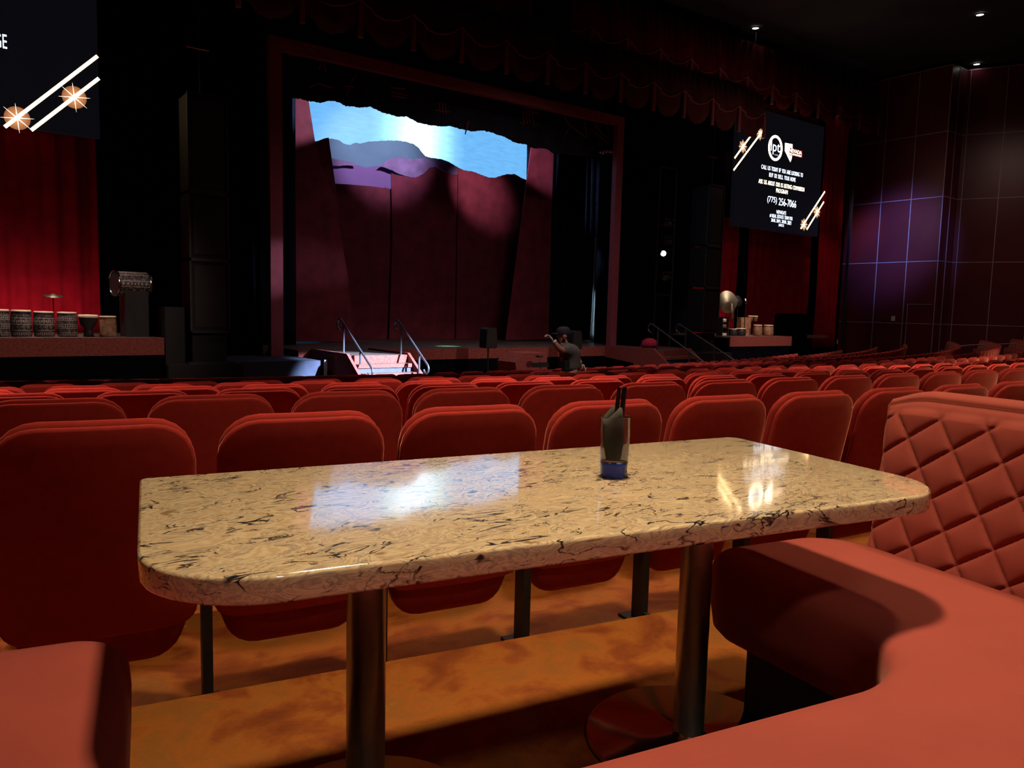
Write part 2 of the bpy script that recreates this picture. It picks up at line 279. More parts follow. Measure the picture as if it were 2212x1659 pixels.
# ------------------------------------------------------------------ mesh helpers
def tag(o, label=None, cat=None, group=None, kind=None):
    if label: o['label'] = label
    if cat: o['category'] = cat
    if group: o['group'] = group
    if kind: o['kind'] = kind
    return o
def thing(name, loc, label, cat, group=None):
    o = bpy.data.objects.new(name, None); C.objects.link(o); o.location = loc; o.empty_display_size = .1
    return tag(o, label, cat, group)
WLOC = {}
def wloc(o):
    v = Vector((0, 0, 0))
    while o is not None: v += o.location; o = o.parent
    return v
class MB:
    def __init__(s): s.v = []; s.f = []; s.sm = []
    def add(s, vs, fs, smooth=False):
        n = len(s.v); s.v += [Vector(p) for p in vs]; s.f += [tuple(i+n for i in f) for f in fs]; s.sm += [smooth]*len(fs); return s
    def box(s, c, d, rot=None):
        c = Vector(c); h = Vector(d)/2
        vs = [Vector((x*h.x, y*h.y, z*h.z)) for x in (-1, 1) for y in (-1, 1) for z in (-1, 1)]
        if rot is not None: vs = [rot @ q for q in vs]
        return s.add([c+q for q in vs], [(0, 1, 3, 2), (4, 6, 7, 5), (0, 4, 5, 1), (2, 3, 7, 6), (0, 2, 6, 4), (1, 5, 7, 3)])
    def boxx(s, x0, x1, y0, y1, z0, z1): return s.box(((x0+x1)/2, (y0+y1)/2, (z0+z1)/2), (abs(x1-x0), abs(y1-y0), abs(z1-z0)))
    def tube(s, pts, r, n=8, caps=True):
        pts = [Vector(p) for p in pts]; rr = r if isinstance(r, (list, tuple)) else [r]*len(pts)
        up_ = None; rings = []
        for i, p in enumerate(pts):
            t = (pts[min(i+1, len(pts)-1)] - pts[max(i-1, 0)]).normalized()
            if up_ is None: up_ = Vector((0, 0, 1)) if abs(t.z) < .9 else Vector((0, 1, 0))
            x = up_.cross(t).normalized(); y = t.cross(x).normalized(); up_ = y
            rings.append([p + (x*math.cos(2*PI*k/n) + y*math.sin(2*PI*k/n))*rr[i] for k in range(n)])
        vs = [q for R_ in rings for q in R_]
        fs = [(i*n+k, i*n+(k+1) % n, (i+1)*n+(k+1) % n, (i+1)*n+k) for i in range(len(rings)-1) for k in range(n)]
        s.add(vs, fs, True)
        if caps: s.add(rings[0][::-1], [tuple(range(n))]); s.add(rings[-1], [tuple(range(n))])
        return s
    def lathe(s, c, prof, n=24, axis=None):                       # prof = [(r, h)], axis = direction of h
        c = Vector(c); ax = Vector(axis or (0, 0, 1)).normalized()
        x = ax.orthogonal().normalized(); y = ax.cross(x)
        vs = []; fs = []
        for r, h in prof: vs += [c + ax*h + (x*math.cos(2*PI*k/n)+y*math.sin(2*PI*k/n))*max(r, 1e-4) for k in range(n)]
        for i in range(len(prof)-1):
            for k in range(n): fs.append((i*n+k, i*n+(k+1) % n, (i+1)*n+(k+1) % n, (i+1)*n+k))
        s.add(vs, fs, True); return s
    def prism(s, poly, e1, e2, e3, o=(0, 0, 0), t=.05):             # poly in (e1,e2) at o, thick t along e3
        o = Vector(o); e1, e2, e3 = Vector(e1), Vector(e2), Vector(e3); n = len(poly)
        a = [o + e1*p[0] + e2*p[1] for p in poly]; b = [q + e3*t for q in a]
        s.add(a+b, [tuple(range(n))[::-1], tuple(range(n, 2*n))] + [(i, (i+1) % n, n+(i+1) % n, n+i) for i in range(n)]); return s
    def pts(s, front, off):                                         # polygon given by 3-D points, extruded by the vector off
        n = len(front); a = [Vector(p) for p in front]; b = [p+Vector(off) for p in a]
        s.add(a+b, [tuple(range(n)), tuple(range(n, 2*n))[::-1]] + [(i, n+i, n+(i+1) % n, (i+1) % n) for i in range(n)]); return s
    def build(s, name, m, parent=None, **kw):
        base = wloc(parent) if parent is not None else Vector((0, 0, 0))
        o_loc = Vector((0, 0, 0))
        if parent is None and s.v:
            xs = [p.x for p in s.v]; ys = [p.y for p in s.v]; zs = [p.z for p in s.v]
            o_loc = Vector(((min(xs)+max(xs))/2, (min(ys)+max(ys))/2, min(zs))); base = o_loc
        if kw.pop('centre', False):
            cz = sum((p for p in s.v), Vector())/len(s.v); o_loc = cz - base; base = cz
        me = bpy.data.meshes.new(name); me.from_pydata([tuple(p-base) for p in s.v], [], s.f); me.update()
        me.polygons.foreach_set('use_smooth', s.sm)
        bm = bmesh.new(); bm.from_mesh(me); bmesh.ops.recalc_face_normals(bm, faces=bm.faces); bm.to_mesh(me); bm.free()
        me.materials.append(M[m] if isinstance(m, str) else m)
        o = bpy.data.objects.new(name, me); C.objects.link(o); o.location = o_loc
        if parent is not None: o.parent = parent
        return tag(o, kw.get('label'), kw.get('cat'), kw.get('group'), kw.get('kind'))
def arc(c, r, a0, a1, n, e1=Vector((1, 0, 0)), e2=Vector((0, 0, 1))):
    return [Vector(c) + e1*(r*math.cos(a0+(a1-a0)*i/n)) + e2*(r*math.sin(a0+(a1-a0)*i/n)) for i in range(n+1)]
def rounded(pts, seg=10):                                           # [(x,y,r)] -> polygon with rounded corners
    out = []; n = len(pts)
    for i in range(n):
        p = Vector(pts[i][:2]); q = Vector(pts[i-1][:2]); s_ = Vector(pts[(i+1) % n][:2]); r = pts[i][2]
        if r <= 0: out.append(p); continue
        a = (q-p).normalized(); b = (s_-p).normalized(); half = a.angle(b)/2; d = r/math.tan(half)
        c = p + (a+b).normalized()*(r/math.sin(half)); p0 = p+a*d; p1 = p+b*d
        a0 = math.atan2(p0.y-c.y, p0.x-c.x); a1 = math.atan2(p1.y-c.y, p1.x-c.x); da = (a1-a0+PI) % (2*PI) - PI
        k = max(2, int(seg*abs(da)/(PI/2)+.5))
        out += [Vector((c.x+r*math.cos(a0+da*j/k), c.y+r*math.sin(a0+da*j/k))) for j in range(k+1)]
    return out
def resample(poly, step):
    out = []
    n = len(poly)
    for i in range(n):
        a, b = poly[i], poly[(i+1) % n]; L_ = (b-a).length; k = max(1, int(L_/step))
        out += [a+(b-a)*(j/k) for j in range(k)]
    return out
def offs(poly):                                                     # outward unit normals of a closed polygon
    n = len(poly); area_ = sum(poly[i].x*poly[(i+1) % n].y-poly[(i+1) % n].x*poly[i].y for i in range(n)); sg = 1 if area_ > 0 else -1
    res = []
    for i in range(n):
        t = (poly[(i+1) % n]-poly[i-1]); t = t.normalized() if t.length > 1e-9 else Vector((1, 0))
        res.append(Vector((t.y, -t.x))*sg)
    return res

# ================================================================== the room
CEN = Vector((9.0, 50.0))                                           # the seating arcs share this centre
def zf(R):
    if R > 48.25: return -.15
    if R > 41: return -.15 - .083*(48.25-R)
    if R > 37.4: return -.752 - .09*(41-R)
    return -1.076
def floor_mesh():
    m = MB(); Rs = [62, 54, 50, 48.25] + [48.25-.6*i for i in range(1, 19)] + [37.4, 30, 22]
    n = 60; a0, a1 = math.radians(-30), math.radians(55)
    vs = [(CEN.x+R*math.sin(a0+(a1-a0)*k/n), CEN.y-R*math.cos(a0+(a1-a0)*k/n), zf(R)) for R in Rs for k in range(n+1)]
    fs = [(i*(n+1)+k, i*(n+1)+k+1, (i+1)*(n+1)+k+1, (i+1)*(n+1)+k) for i in range(len(Rs)-1) for k in range(n)]
    m.add(vs, fs); return m
floor_mesh().build('floor', 'floor', kind='structure')
pf = MB(); pf.prism([(-5, -4), (13, -4), (13, 2.29), (-5, 2.29)], BR, BF, (0, 0, 1), (0, 0, -.3), .3)
pf.build('floor_booth_platform', 'floor', kind='structure')
MB().boxx(-7, 44, -6, 24, 10.9, 11.1).build('ceiling', 'ceiling', kind='structure')
# front wall around the stage opening
for x0, x1, z0, z1 in ((-7, 5.5, -1.2, 10.9), (17.0, 31.1, -1.2, 10.9), (5.5, 17.0, 6.95, 10.9)):
    MB().boxx(x0, x1, 18.3, 18.5, z0, z1).build('wall_front', 'black_cloth', kind='structure')
MB().boxx(3.5, 21.5, 24.2, 24.4, -1.2, 10.9).build('wall_stage_back', 'black_cloth', kind='structure')
for x in (3.5, 21.4): MB().boxx(x, x+.1, 18.5, 24.2, -1.2, 10.9).build('wall_stage_side', 'black_cloth', kind='structure')
# right wall of maroon panels with metal reveals
wr = MB().boxx(31, 31.2, 14.35, 18.5, -1.2, 10.75).build('wall_right', 'panel', kind='structure')
m = MB()
for k in range(4): m.boxx(30.985, 31.0, 14.35+1.22*k-.013+(.015 if k == 0 else 0), 14.35+1.22*k+.013+(.015 if k == 0 else 0), -1.05, 10.72)
for z in (.95, 3.39, 5.83, 8.27, 10.71): m.boxx(30.985, 31.0, 14.35, 18.5, z-.013, z+.013)
m.build('trim_right', 'reveal', wr, kind='structure')
ret = MB().boxx(31.2, 32.15, 14.35, 14.55, -1.2, 10.75).build('wall_right_return', 'panel', kind='structure')
m = MB().boxx(31.55, 31.58, 14.335, 14.35, -1.05, 10.72)
for z in (.95, 3.39, 5.83, 8.27, 10.71): m.boxx(31.0, 32.1, 14.335, 14.35, z-.013, z+.013)
m.build('trim_return', 'reveal', ret, kind='structure')
wd = Vector((.427, -.904, 0)); wn = Vector((-.904, -.427, 0)); wo = Vector((32.12, 14.4, 0))
w2 = MB().pts([wo+Vector((0, 0, -1.2)), wo+wd*16+Vector((0, 0, -1.2)), wo+wd*16+Vector((0, 0, 10.75)), wo+Vector((0, 0, 10.75))], -wn*.2).build('wall_right_rear', 'panel', kind='structure')
m = MB()
def strip(p, q, wv): m.pts([p-wv, q-wv, q+wv, p+wv], wn*.015)
for k in range(12):
    p = wo+wd*(.2+1.22*k); strip(p+Vector((0, 0, -1.1)), p+Vector((0, 0, 10.7)), wd*.013)
for z in (.95, 3.39, 5.83, 8.27, 10.71): strip(wo+Vector((0, 0, z)), wo+wd*16+Vector((0, 0, z)), Vector((0, 0, .013)))
m.build('trim_right_rear', 'reveal', w2, kind='structure')
d1 = MB().boxx(30.93, 31.0, 14.42, 15.38, -1.05, 1.72).build('door_1', 'panel', kind='structure')
MB().boxx(30.91, 30.93, 14.42, 15.38, 1.70, 1.72).boxx(30.91, 30.93, 15.36, 15.38, -1.05, 1.70).boxx(30.91, 30.93, 14.42, 15.38, .94, .965).build('door_frame', 'reveal', d1, kind='structure')
for px, py, nm, lb in ((1930, 688, 'thermostat', 'small white wall control box beside the maroon door'), (1807, 738, 'wall_outlet', 'tiny white outlet plate low on the maroon wall by the curtain')):
    p = atx(px, py, 31.0); MB().boxx(30.95, 31.0, p.y-.07, p.y+.07, p.z-.1, p.z+.1).build(nm, 'white', label=lb, cat='wall control' if 'thermo' in nm else 'outlet')
# ceiling downlights
for (px, py), lb in zip(((1632, 60), (2117, 31), (2110, 138)), ('round downlight in the black ceiling above the right valance, leftmost of the three', 'round downlight nearest the top right corner of the ceiling', 'round downlight in the ceiling above the corner of the maroon wall')):
    p = atz(px, py, 10.88)
    t = thing('ceiling_downlight', p, lb, 'ceiling light', 'downlights in the black ceiling')
    MB().lathe(p, [(.17, .0), (.17, -.02), (.12, -.03), (.115, .0)], 20).build('trim_ring', 'black_metal', t)
    MB().lathe(p, [(.0, -.012), (.11, -.012), (.11, 0)], 20).build('lens', 'lamp', t)

# ================================================================== stage
MB().boxx(17.0, 21.3, 17.6, 24.2, -1.1, .1).build('floor_stage_wing', 'wood_stage', kind='structure')
MB().boxx(4.0, 6.38, 18.5, 24.2, -1.1, .1).build('floor_stage_wing', 'wood_stage', kind='structure')
stg = MB().boxx(6.38, 17.0, 16.62, 24.2, -1.1, .1).build('floor_stage', 'wood_stage', kind='structure')
MB().boxx(6.36, 16.9, 16.565, 16.62, -.17, .098).build('trim_stage_edge', 'carpet_red', kind='structure')
MB().boxx(6.4, 17.0, 16.575, 16.615, -1.08, -.17).build('trim_stage_base', 'black_cloth', kind='structure')
# proscenium frame
t = thing('proscenium_frame', (11.2, 17, .1), 'maroon painted frame standing around the stage opening', 'stage frame')
MB().boxx(5.87, 6.15, 16.92, 17.1, -.04, 6.86).build('left_post', 'frame_red', t)
MB().boxx(16.22, 16.48, 16.92, 17.1, .1, 6.86).build('right_post', 'frame_red', t)
MB().boxx(6.15, 16.22, 16.92, 17.1, 6.6, 6.86).build('top_rail', 'frame_red', t)
# header border, torn lower edge
low = [(606, 205), (622, 208), (640, 212), (652, 212), (668, 217), (682, 219), (695, 221), (715, 217), (725, 217), (738, 221), (750, 228), (765, 229), (780, 231), (792, 230), (803, 229), (815, 235), (830, 243), (845, 246), (858, 250), (872, 251), (880, 250), (893, 257), (905, 263), (925, 268), (940, 270), (955, 273), (975, 272), (995, 277), (1012, 281), (1030, 283), (1045, 281), (1060, 284), (1080, 290), (1098, 297), (1110, 304), (1125, 309), (1140, 312), (1153, 318), (1170, 320), (1186, 321), (1198, 330), (1230, 334), (1280, 338), (1345, 345)]
lo = []
for i in range(len(low)-1):
    for k in range(5):
        x = low[i][0]+(low[i+1][0]-low[i][0])*k/5; y = low[i][1]+(low[i+1][1]-low[i][1])*k/5 + (random.uniform(-1, 1) if i < 40 else 0)
        lo.append(at(x, y, 17.7))
tp = [Vector((17.2, 17.7, 10.88)), Vector((5.6, 17.7, 10.88)), Vector((5.6, 17.7, lo[0].z))]
hd = MB().pts(lo+tp, (0, .08, 0)).build('header_drape', 'header', label='dark navy border hanging under the frame top, ragged lower edge like a ridge line', cat='stage drape')
def stroke(pts, r=.018):
    MB().tube([at(x, y, 17.66) for x, y in pts], r, 5).build('painted_figure', 'frame_red', hd)
for s_ in ([(622, 118), (650, 122), (640, 132)], [(698, 135), (702, 150), (704, 158)], [(692, 140), (690, 150)], [(770, 158), (755, 185), (750, 205)], [(745, 186), (765, 187)], [(668, 188), (690, 180), (700, 184), (720, 190)], [(843, 189), (875, 192)], [(845, 198), (880, 206)], [(846, 206), (878, 212)],
           [(1008, 265), (1005, 290), (1012, 262)], [(948, 222), (950, 245)], [(955, 222), (958, 246)], [(960, 224), (965, 248)], [(940, 238), (972, 242)],
           [(1120, 230), (1162, 236)], [(1130, 236), (1131, 270), (1122, 264)], [(1137, 236), (1138, 268)], [(1143, 237), (1144, 266)], [(1150, 238), (1152, 272), (1162, 268)], [(1146, 240), (1162, 244)],
           [(1218, 250), (1230, 270), (1262, 295)], [(1232, 266), (1222, 292)], [(1262, 262), (1268, 300)], [(1283, 266), (1300, 290), (1320, 300)], [(1276, 280), (1318, 312)], [(1310, 270), (1322, 310)]):
    stroke(s_)
# sky screen
sky = MB().boxx(7.2, 17.6, 23.1, 23.16, 2.2, 8.6).build('sky_backdrop', 'sky_screen', label='glowing blue sky backdrop with a white hot centre behind the stage cliffs', cat='backdrop')
for x in (9.0, 15.5): MB().boxx(x-.04, x+.04, 23.17, 23.25, .1, 2.6).build('support_leg', 'black_metal', sky)
# cliff flats and ridges, each a board on its own plane
def board(name, px, Y, m_, lb, t_=.025, jag=0, cat='stage flat', par=None):
    pp = []
    for i in range(len(px)):
        a, b = px[i], px[(i+1) % len(px)]
        pp.append(at(a[0], a[1], Y))
        if jag and abs(b[0]-a[0]) > 4 and a[1] < 420 and b[1] < 420:
            for k in range(1, 5): pp.append(at(a[0]+(b[0]-a[0])*k/5, a[1]+(b[1]-a[1])*k/5+random.uniform(-jag, jag), Y))
    return MB().pts(pp, (0, t_, 0)).build(name, m_, par, label=lb, cat=None if par else cat)
board('cliff_flat', [(620, 200), (664, 200), (680, 302), (700, 380), (722, 420), (752, 600), (760, 736), (630, 738)], 19.6, 'flat_red', 'dark red cliff flat, left of the stage, its top lit pink')
board('cliff_flat', [(1150, 300), (1196, 305), (1190, 520), (1185, 733), (1092, 735)], 20.25, 'flat_red', 'slanted dark red cliff flat at the stage right with a bright left edge')
board('cliff_flat', [(678, 306), (688, 304), (700, 299), (710, 297), (726, 410), (745, 560), (770, 745), (690, 745)], 20.6, 'flat_red', 'narrow dark red flat behind the tall left cliff flat')
board('cliff_flat', [(845, 374), (859, 378), (880, 382), (893, 384), (905, 381), (918, 373), (928, 362), (942, 361), (955, 368), (968, 375), (980, 379), (991, 376), (1000, 740), (840, 740), (848, 520)], 21.88, 'flat_red', 'central dark red cliff flat under the purple ridge', jag=.6)
board('cliff_flat', [(990, 364), (1005, 368), (1020, 370), (1040, 378), (1055, 383), (1068, 384), (1082, 380), (1095, 376), (1112, 376), (1128, 385), (1143, 391), (1152, 392), (1140, 740), (985, 740)], 21.78, 'flat_red', 'dark red cliff flat right of centre with a humped top under the blue sky', jag=.8)
board('cliff_flat', [(715, 396), (748, 398), (800, 402), (850, 409), (850, 740), (730, 740)], 22.0, 'flat_red', 'flat dark red wall piece below the lavender panel')
board('mountain_ridge', [(706, 298), (718, 300), (732, 303), (745, 311), (755, 313), (768, 308), (780, 310), (795, 306), (812, 305), (830, 304), (845, 303), (862, 304), (880, 307), (893, 311), (903, 318), (912, 330), (920, 338), (932, 341), (950, 343), (965, 348), (975, 353), (990, 362), (1010, 372), (1040, 384), (1040, 733), (728, 733)], 22.7, 'ridge_grey', 'grey blue mountain silhouette standing before the bright sky', jag=.7, cat='stage scenery')
lavo = board('lavender_panel', [(712, 354), (770, 356), (790, 362), (818, 358), (850, 376), (852, 412), (850, 733), (735, 733)], 22.5, 'lavender', 'flat lavender panel between the purple ridges and the red wall piece', cat='stage scenery')
board('painted_ridge', [(818, 360), (835, 346), (850, 341), (876, 341), (890, 344), (905, 343), (918, 341), (932, 346), (955, 354), (975, 354), (990, 362), (992, 378), (978, 378), (965, 372), (950, 363), (938, 360), (925, 366), (914, 378), (898, 384), (880, 381), (862, 376), (848, 368), (832, 362)], 22.3, 'ridge_purple', 'purple swooping ridge', jag=.8, par=lavo)
board('painted_ridge', [(714, 342), (740, 346), (768, 353), (770, 358), (748, 357), (730, 359), (714, 357)], 22.35, 'ridge_purple', 'short purple ridge', jag=.8, par=lavo)
# drapes at the sides of the stage
def drape(name, x0, x1, Y, z0, z1, m_, lb=None, amp=.06, wave=.28, cat='curtain', kind=None, seed=1, dx=0, flare=0.):
    rnd = random.Random(seed); n = int((x1-x0)/(wave/10)); nz = 14; ph = rnd.uniform(0, 6)
    vs = []; fs = []
    for j in range(nz+1):
        z = z0+(z1-z0)*j/nz
        for i in range(n+1):
            x = x0+(x1-x0)*i/n; q = x/wave*2*PI+ph+1.3*math.sin(x*2.1+seed)
            y = Y + amp*(math.sin(q)*.7+.3*math.sin(2.3*q+seed)) + .02*math.sin(z*1.3+x*3)
            f = 1+flare*(1-j/nz)
            vs.append((x0+(x-x0)*f+dx*(1-j/nz), y, z))
    for j in range(nz):
        for i in range(n): a = j*(n+1)+i; fs.append((a, a+1, a+n+2, a+n+1))
    m = MB(); m.add(vs, fs, True); o = m.build(name, m_, label=lb, cat=cat if lb else None, kind=kind)
    md = o.modifiers.new('s', 'SOLIDIFY'); md.thickness = .012
    return o
drape('leg_drape', 5.7, 7.2, 18.9, .1, 7.6, 'navy_cloth', 'narrow navy black leg drape between the left post and the tall cliff flat', .03, .3, 'stage drape', seed=4)
drape('leg_drape', 15.9, 20.4, 20.9, .1, 8.0, 'navy_cloth', 'wide navy leg drape between the right cliff flat and the frame', .06, .32, 'stage drape', seed=5)
p = at(1290, 690, 19.4)
drape('white_drape', p.x-.22, p.x+.26, 19.4, .12, 3.6, 'white_cloth', 'pale narrow drape hanging at the stage right beside the frame post', .05, .2, 'stage drape', seed=2, dx=-.12, flare=.35)
drape('black_drape', 2.66, 5.86, 17.5, -.5, 10.8, 'black_cloth', 'black drape between the left red curtain and the stage frame', .06, .34, 'stage drape', seed=8)
drape('black_drape', 16.5, 20.6, 17.5, -1.0, 10.8, 'black_cloth', 'black drape between the stage frame and the right red curtain', .06, .34, 'stage drape', seed=9)
drape('black_drape', 20.62, 22.4, 17.5, 4.5, 10.89, 'black_cloth', 'short black drape left of the message screen above the red curtain', .05, .34, 'stage drape', seed=10)
drape('red_curtain', -3.0, 2.62, 17.75, .2, 8.8, 'velvet', 'pleated red velvet curtain behind the row of carved drums', .07, .42, 'curtain', seed=3)
drape('red_curtain', 20.7, 23.2, 17.75, -.1, 8.8, 'velvet', 'red curtain panel behind the cymbals, left part of the right curtain', .07, .36, 'curtain', seed=6)
drape('red_curtain', 23.8, 27.8, 17.8, -.1, 8.8, 'velvet', 'wide red curtain panel hanging below the message screen', .05, .5, 'curtain', seed=11)
drape('red_curtain', 27.85, 29.3, 17.45, -.1, 9.2, 'velvet', 'bright red curtain strip between the message screen and the panelled wall', .06, .3, 'curtain', seed=7)
# valances with swags
def valance(name, x0, x1, n, Y, ztop, ztrim, zbot, m_, lb, depth=.1):
    t = thing(name, ((x0+x1)/2, Y, zbot), lb, 'valance')
    m = MB(); sx = (x1-x0)/n; q = 16; tr = []
    vs = []; fs = []
    for i in range(n*q+1):
        u = (i % q)/q; x = x0+sx*i/q; sc = math.sin(PI*u)
        zb = zbot+.42*(1-sc); y = Y-depth*math.sin(u*2*PI*2)*.3-.03*math.cos(u*2*PI*5)
        zt = ztrim+.06-(.28*sc)
        vs += [(x, y, ztop), (x, y-.05, zt), (x, y-.08*sc-.03, (zt+zb)/2), (x, y-.02, zb)]
        tr.append(Vector((x, y-.08, zt)))
    for i in range(n*q):
        for k in range(3): a = i*4+k; fs.append((a, a+4, a+5, a+1))
    m.add(vs, fs, True); o = m.build('cloth', m_, t); md = o.modifiers.new('s', 'SOLIDIFY'); md.thickness = .015
    MB().tube(tr, .022, 5).build('trim_cord', 'fringe', t)
    for i in range(n+1):
        x = x0+sx*i; MB().tube([(x, Y-.09, ztrim+.05), (x, Y-.1, ztrim-.1), (x, Y-.1, zbot+.05)], [.02, .05, .065], 8).build('tassel', 'fringe', t)
    return t
valance('upper_valance', 13.6, 30.6, 12, 17.0, 10.3, 9.05, 8.4, 'valance', 'dark red swagged valance with trim cord high along the ceiling, right part')
valance('upper_valance', 4.2, 13.2, 6, 16.9, 9.9, 8.75, 8.2, 'valance', 'dark red swagged valance high above the stage opening, left part')
valance('lower_valance', 5.0, 22.2, 13, 16.3, 8.4, 7.75, 6.95, 'valance_brown', 'brown swagged valance hanging lower in front of the stage top')
MB().boxx(12.9, 13.9, 16.42, 16.72, 8.5, 10.89).build('black_duct', 'black_box', label='black hanging box breaking the valance above the stage', cat='duct')

# stairs with landing, rails
def stair(x0, x1, Y0, lb, mt, lipside, rail_pts, shade):
    t = thing('stage_stairs', ((x0+x1)/2, Y0-.6, -1.08), lb, 'stairs')
    MB().boxx(x0, x1, Y0-1.95, 16.56, .04, .10).build('landing', 'wood_stage', t)
    MB().boxx(x0+.02, x1-.02, Y0-1.97, Y0-1.93, -.13, .10).build('riser', mt, t)
    yb = Y0-1.95; z = .1
    for k in range(6):
        z -= .17; yb2 = yb-.28
        MB().boxx(x0+.05, x1-.05, yb2, yb+.02, z-.04, z).build('tread', 'wood_stage', t)
        MB().boxx(x0+.05, x1-.05, yb2-.01, yb2+.015, z-.075, z+.002).build('nosing', mt, t)
        MB().boxx(x0+.06, x1-.06, yb2+.02, yb2+.04, z-.17, z-.04).build('riser', 'blue_riser', t)
        yb = yb2
    for sx in (x0-.06, x1):
        m = MB(); prof = [(16.56, .14), (Y0-1.95, .14), (yb+.25, -.85), (yb+.25, -1.07), (Y0-1.2, -1.07), (Y0-1.2, -.30), (16.56, -.20)]
        m.prism(prof, (0, 1, 0), (0, 0, 1), (1, 0, 0), (sx, 0, 0), .06); m.build('stringer', mt, t)
    return t
stL = stair(6.70, 8.05, 16.6, 'brightly lit carpeted steps up to the left of the stage', 'carpet_red', 0, None, 0)
stR = stair(15.75, 17.15, 16.6, 'dim brown carpeted steps at the right of the stage', 'carpet_red', 0, None, 0)
def handrail(x, ya, za, yb, zb, posts, t):
    e1 = Vector((0, 1, 0)); e2 = Vector((0, 0, 1))
    sl = math.atan2(za-zb, ya-yb)
    A = Vector((x, ya, za)); B = Vector((x, yb, zb))
    dirv = (B-A).normalized(); nrm = Vector((0, dirv.z, -dirv.y)); nrm = nrm if nrm.z < 0 else -nrm
    def hook(P, fwd, r, n=9):                                          # from P curving down and back
        c = P + nrm*r; return [c - nrm*r*math.cos(q*1.35*PI/n*.9) + fwd*r*math.sin(q*1.35*PI/n*.9) for q in range(1, n+1)]
    pts = hook(A, -dirv, .12)[::-1] + [A, B] + hook(B, dirv, .10)
    hr = MB().tube(pts, .022, 8).build('handrail', 'rail_grey', t)
    for y, zb_ in posts:
        k = (y-ya)/(yb-ya); zt = za+(zb-za)*k
        MB().tube([(x, y, zb_), (x, y, zt)], .024, 8).build('post', 'rail_grey', hr)
handrail(6.86, 15.42, .82, 13.95, -.10, ((15.28, .1), (14.46, -.07)), stL)
handrail(8.0, 14.95, .80, 13.70, -.05, ((14.85, .1), (14.05, -.4)), stL)
handrail(15.95, 14.95, .80, 13.15, -.10, ((14.75, .1), (13.6, -.6)), stR)
handrail(17.1, 14.95, .80, 13.0, -.10, ((14.75, .1), (13.7, -.6)), stR)
# lower side platforms
MB().boxx(4.62, 6.37, 15.35, 17.3, -1.08, -.04).build('skirted_riser', 'blue_skirt', label='low platform with blue lit skirt left of the bright steps', cat='platform')
MB().boxx(6.44, 6.50, 15.30, 15.34, -1.08, -.03).build('thin_drape', 'white_cloth', label='thin pale cloth edge beside the blue skirt', cat='stage drape')
p = at(1403, 742, 15.9)
MB().lathe((p.x, p.y, .1), [(.0, 0), (.22, .01), (.25, .08), (.21, .2), (.10, .27), (.0, .28)], 18).build('crumpled_cloth', 'pink', label='crumpled pink red bundle on the landing of the right steps', cat='cloth')

# message screens
LINES = []
def text_mesh(txt):
    cu = bpy.data.curves.new('t', 'FONT'); cu.body = txt; cu.align_x = 'LEFT'; cu.resolution_u = 3
    o = bpy.data.objects.new('t', cu); C.objects.link(o); bpy.context.view_layer.update()
    me = bpy.data.meshes.new_from_object(o.evaluated_get(bpy.context.evaluated_depsgraph_get()))
    vs = [v.co.copy() for v in me.vertices]; fs = [tuple(p.vertices) for p in me.polygons]
    bpy.data.objects.remove(o); bpy.data.meshes.remove(me); bpy.data.curves.remove(cu)
    return vs, fs
SY = 17.2
def hangers(x0, x1, z, par):
    for x in (x0, x1): MB().tube([(x, SY+.06, z), (x, SY+.06, 10.89)], .02, 6).build('hanging_rod', 'stack_frame', par)
def put_text(txt, x0, x1, z0, z1, m_, parent, name='message_text', bold=.0):
    vs, fs = text_mesh(txt)
    ax0 = min(v.x for v in vs); ax1 = max(v.x for v in vs); ay0 = min(v.y for v in vs); ay1 = max(v.y for v in vs)
    m = MB()
    m.add([(x0+(v.x-ax0)/(ax1-ax0)*(x1-x0), SY-.032, z0+(v.y-ay0)/(ay1-ay0)*(z1-z0)) for v in vs], fs)
    return m.build(name, m_, parent)
def bar(p, q, wd_, parent, m_='led_bar'):
    p = Vector((p.x, SY-.034, p.z)); q = Vector((q.x, SY-.034, q.z)); d = (q-p).normalized(); n = Vector((-d.z, 0, d.x))*wd_/2
    MB().add([p-n, q-n, q+n, p+n], [(0, 1, 2, 3)]).build('light_bar', m_, parent)
def star(p, r, parent):
    vs = []; N_ = 32
    for k in range(N_):
        a = 2*PI*k/N_+.1; rr = r*(.30 if k % 4 == 2 else (.9+.2*((k*7) % 3)) if k % 4 == 0 else .12)
        rr = r*.95 if k % 4 == 0 else r*.13
        vs.append((p.x+rr*math.cos(a), SY-.038, p.z+rr*math.sin(a)))
    vs.append((p.x, SY-.038, p.z))
    MB().add(vs, [(k, (k+1) % N_, N_) for k in range(N_)]).build('star', 'led_star', parent)
    m = MB(); m.add([(p.x+r*.72*math.cos(2*PI*k/28), SY-.031, p.z+r*.72*math.sin(2*PI*k/28)) for k in range(28)], [tuple(range(28))])
    m.build('glow_disc', 'led_disc', parent, centre=True)
sL = thing('video_screen', (.0, SY, 4.2), 'dark video screen above the left red curtain showing slanted light bars', 'video screen')
x1 = at(213, 200, SY).x; zb = at(213, 298, SY).z
MB().boxx(x1-5.4, x1, SY-.03, SY+.15, zb, zb+4.0).build('panel', 'led_panel', sL)
hangers(x1-4.6, x1-.8, zb+4.0, sL)
for p_, q_ in (((10, 275), (210, 122)), ((67, 282), (213, 170))): bar(at(*p_, SY), at(*q_, SY), .062, sL)
for p_ in ((37, 256), (160, 211)): star(at(*p_, SY), .29, sL)
a_ = at(-12, 102, SY); b_ = at(14, 76, SY); put_text('GE', a_.x, b_.x, a_.z, b_.z, 'led_white', sL)
sR = thing('video_screen', (25, SY, 4.2), 'dark video screen above the right red curtain showing an advert with a phone number', 'video screen')
a_ = at(1583, 487, SY); b_ = at(1780, 262, SY)
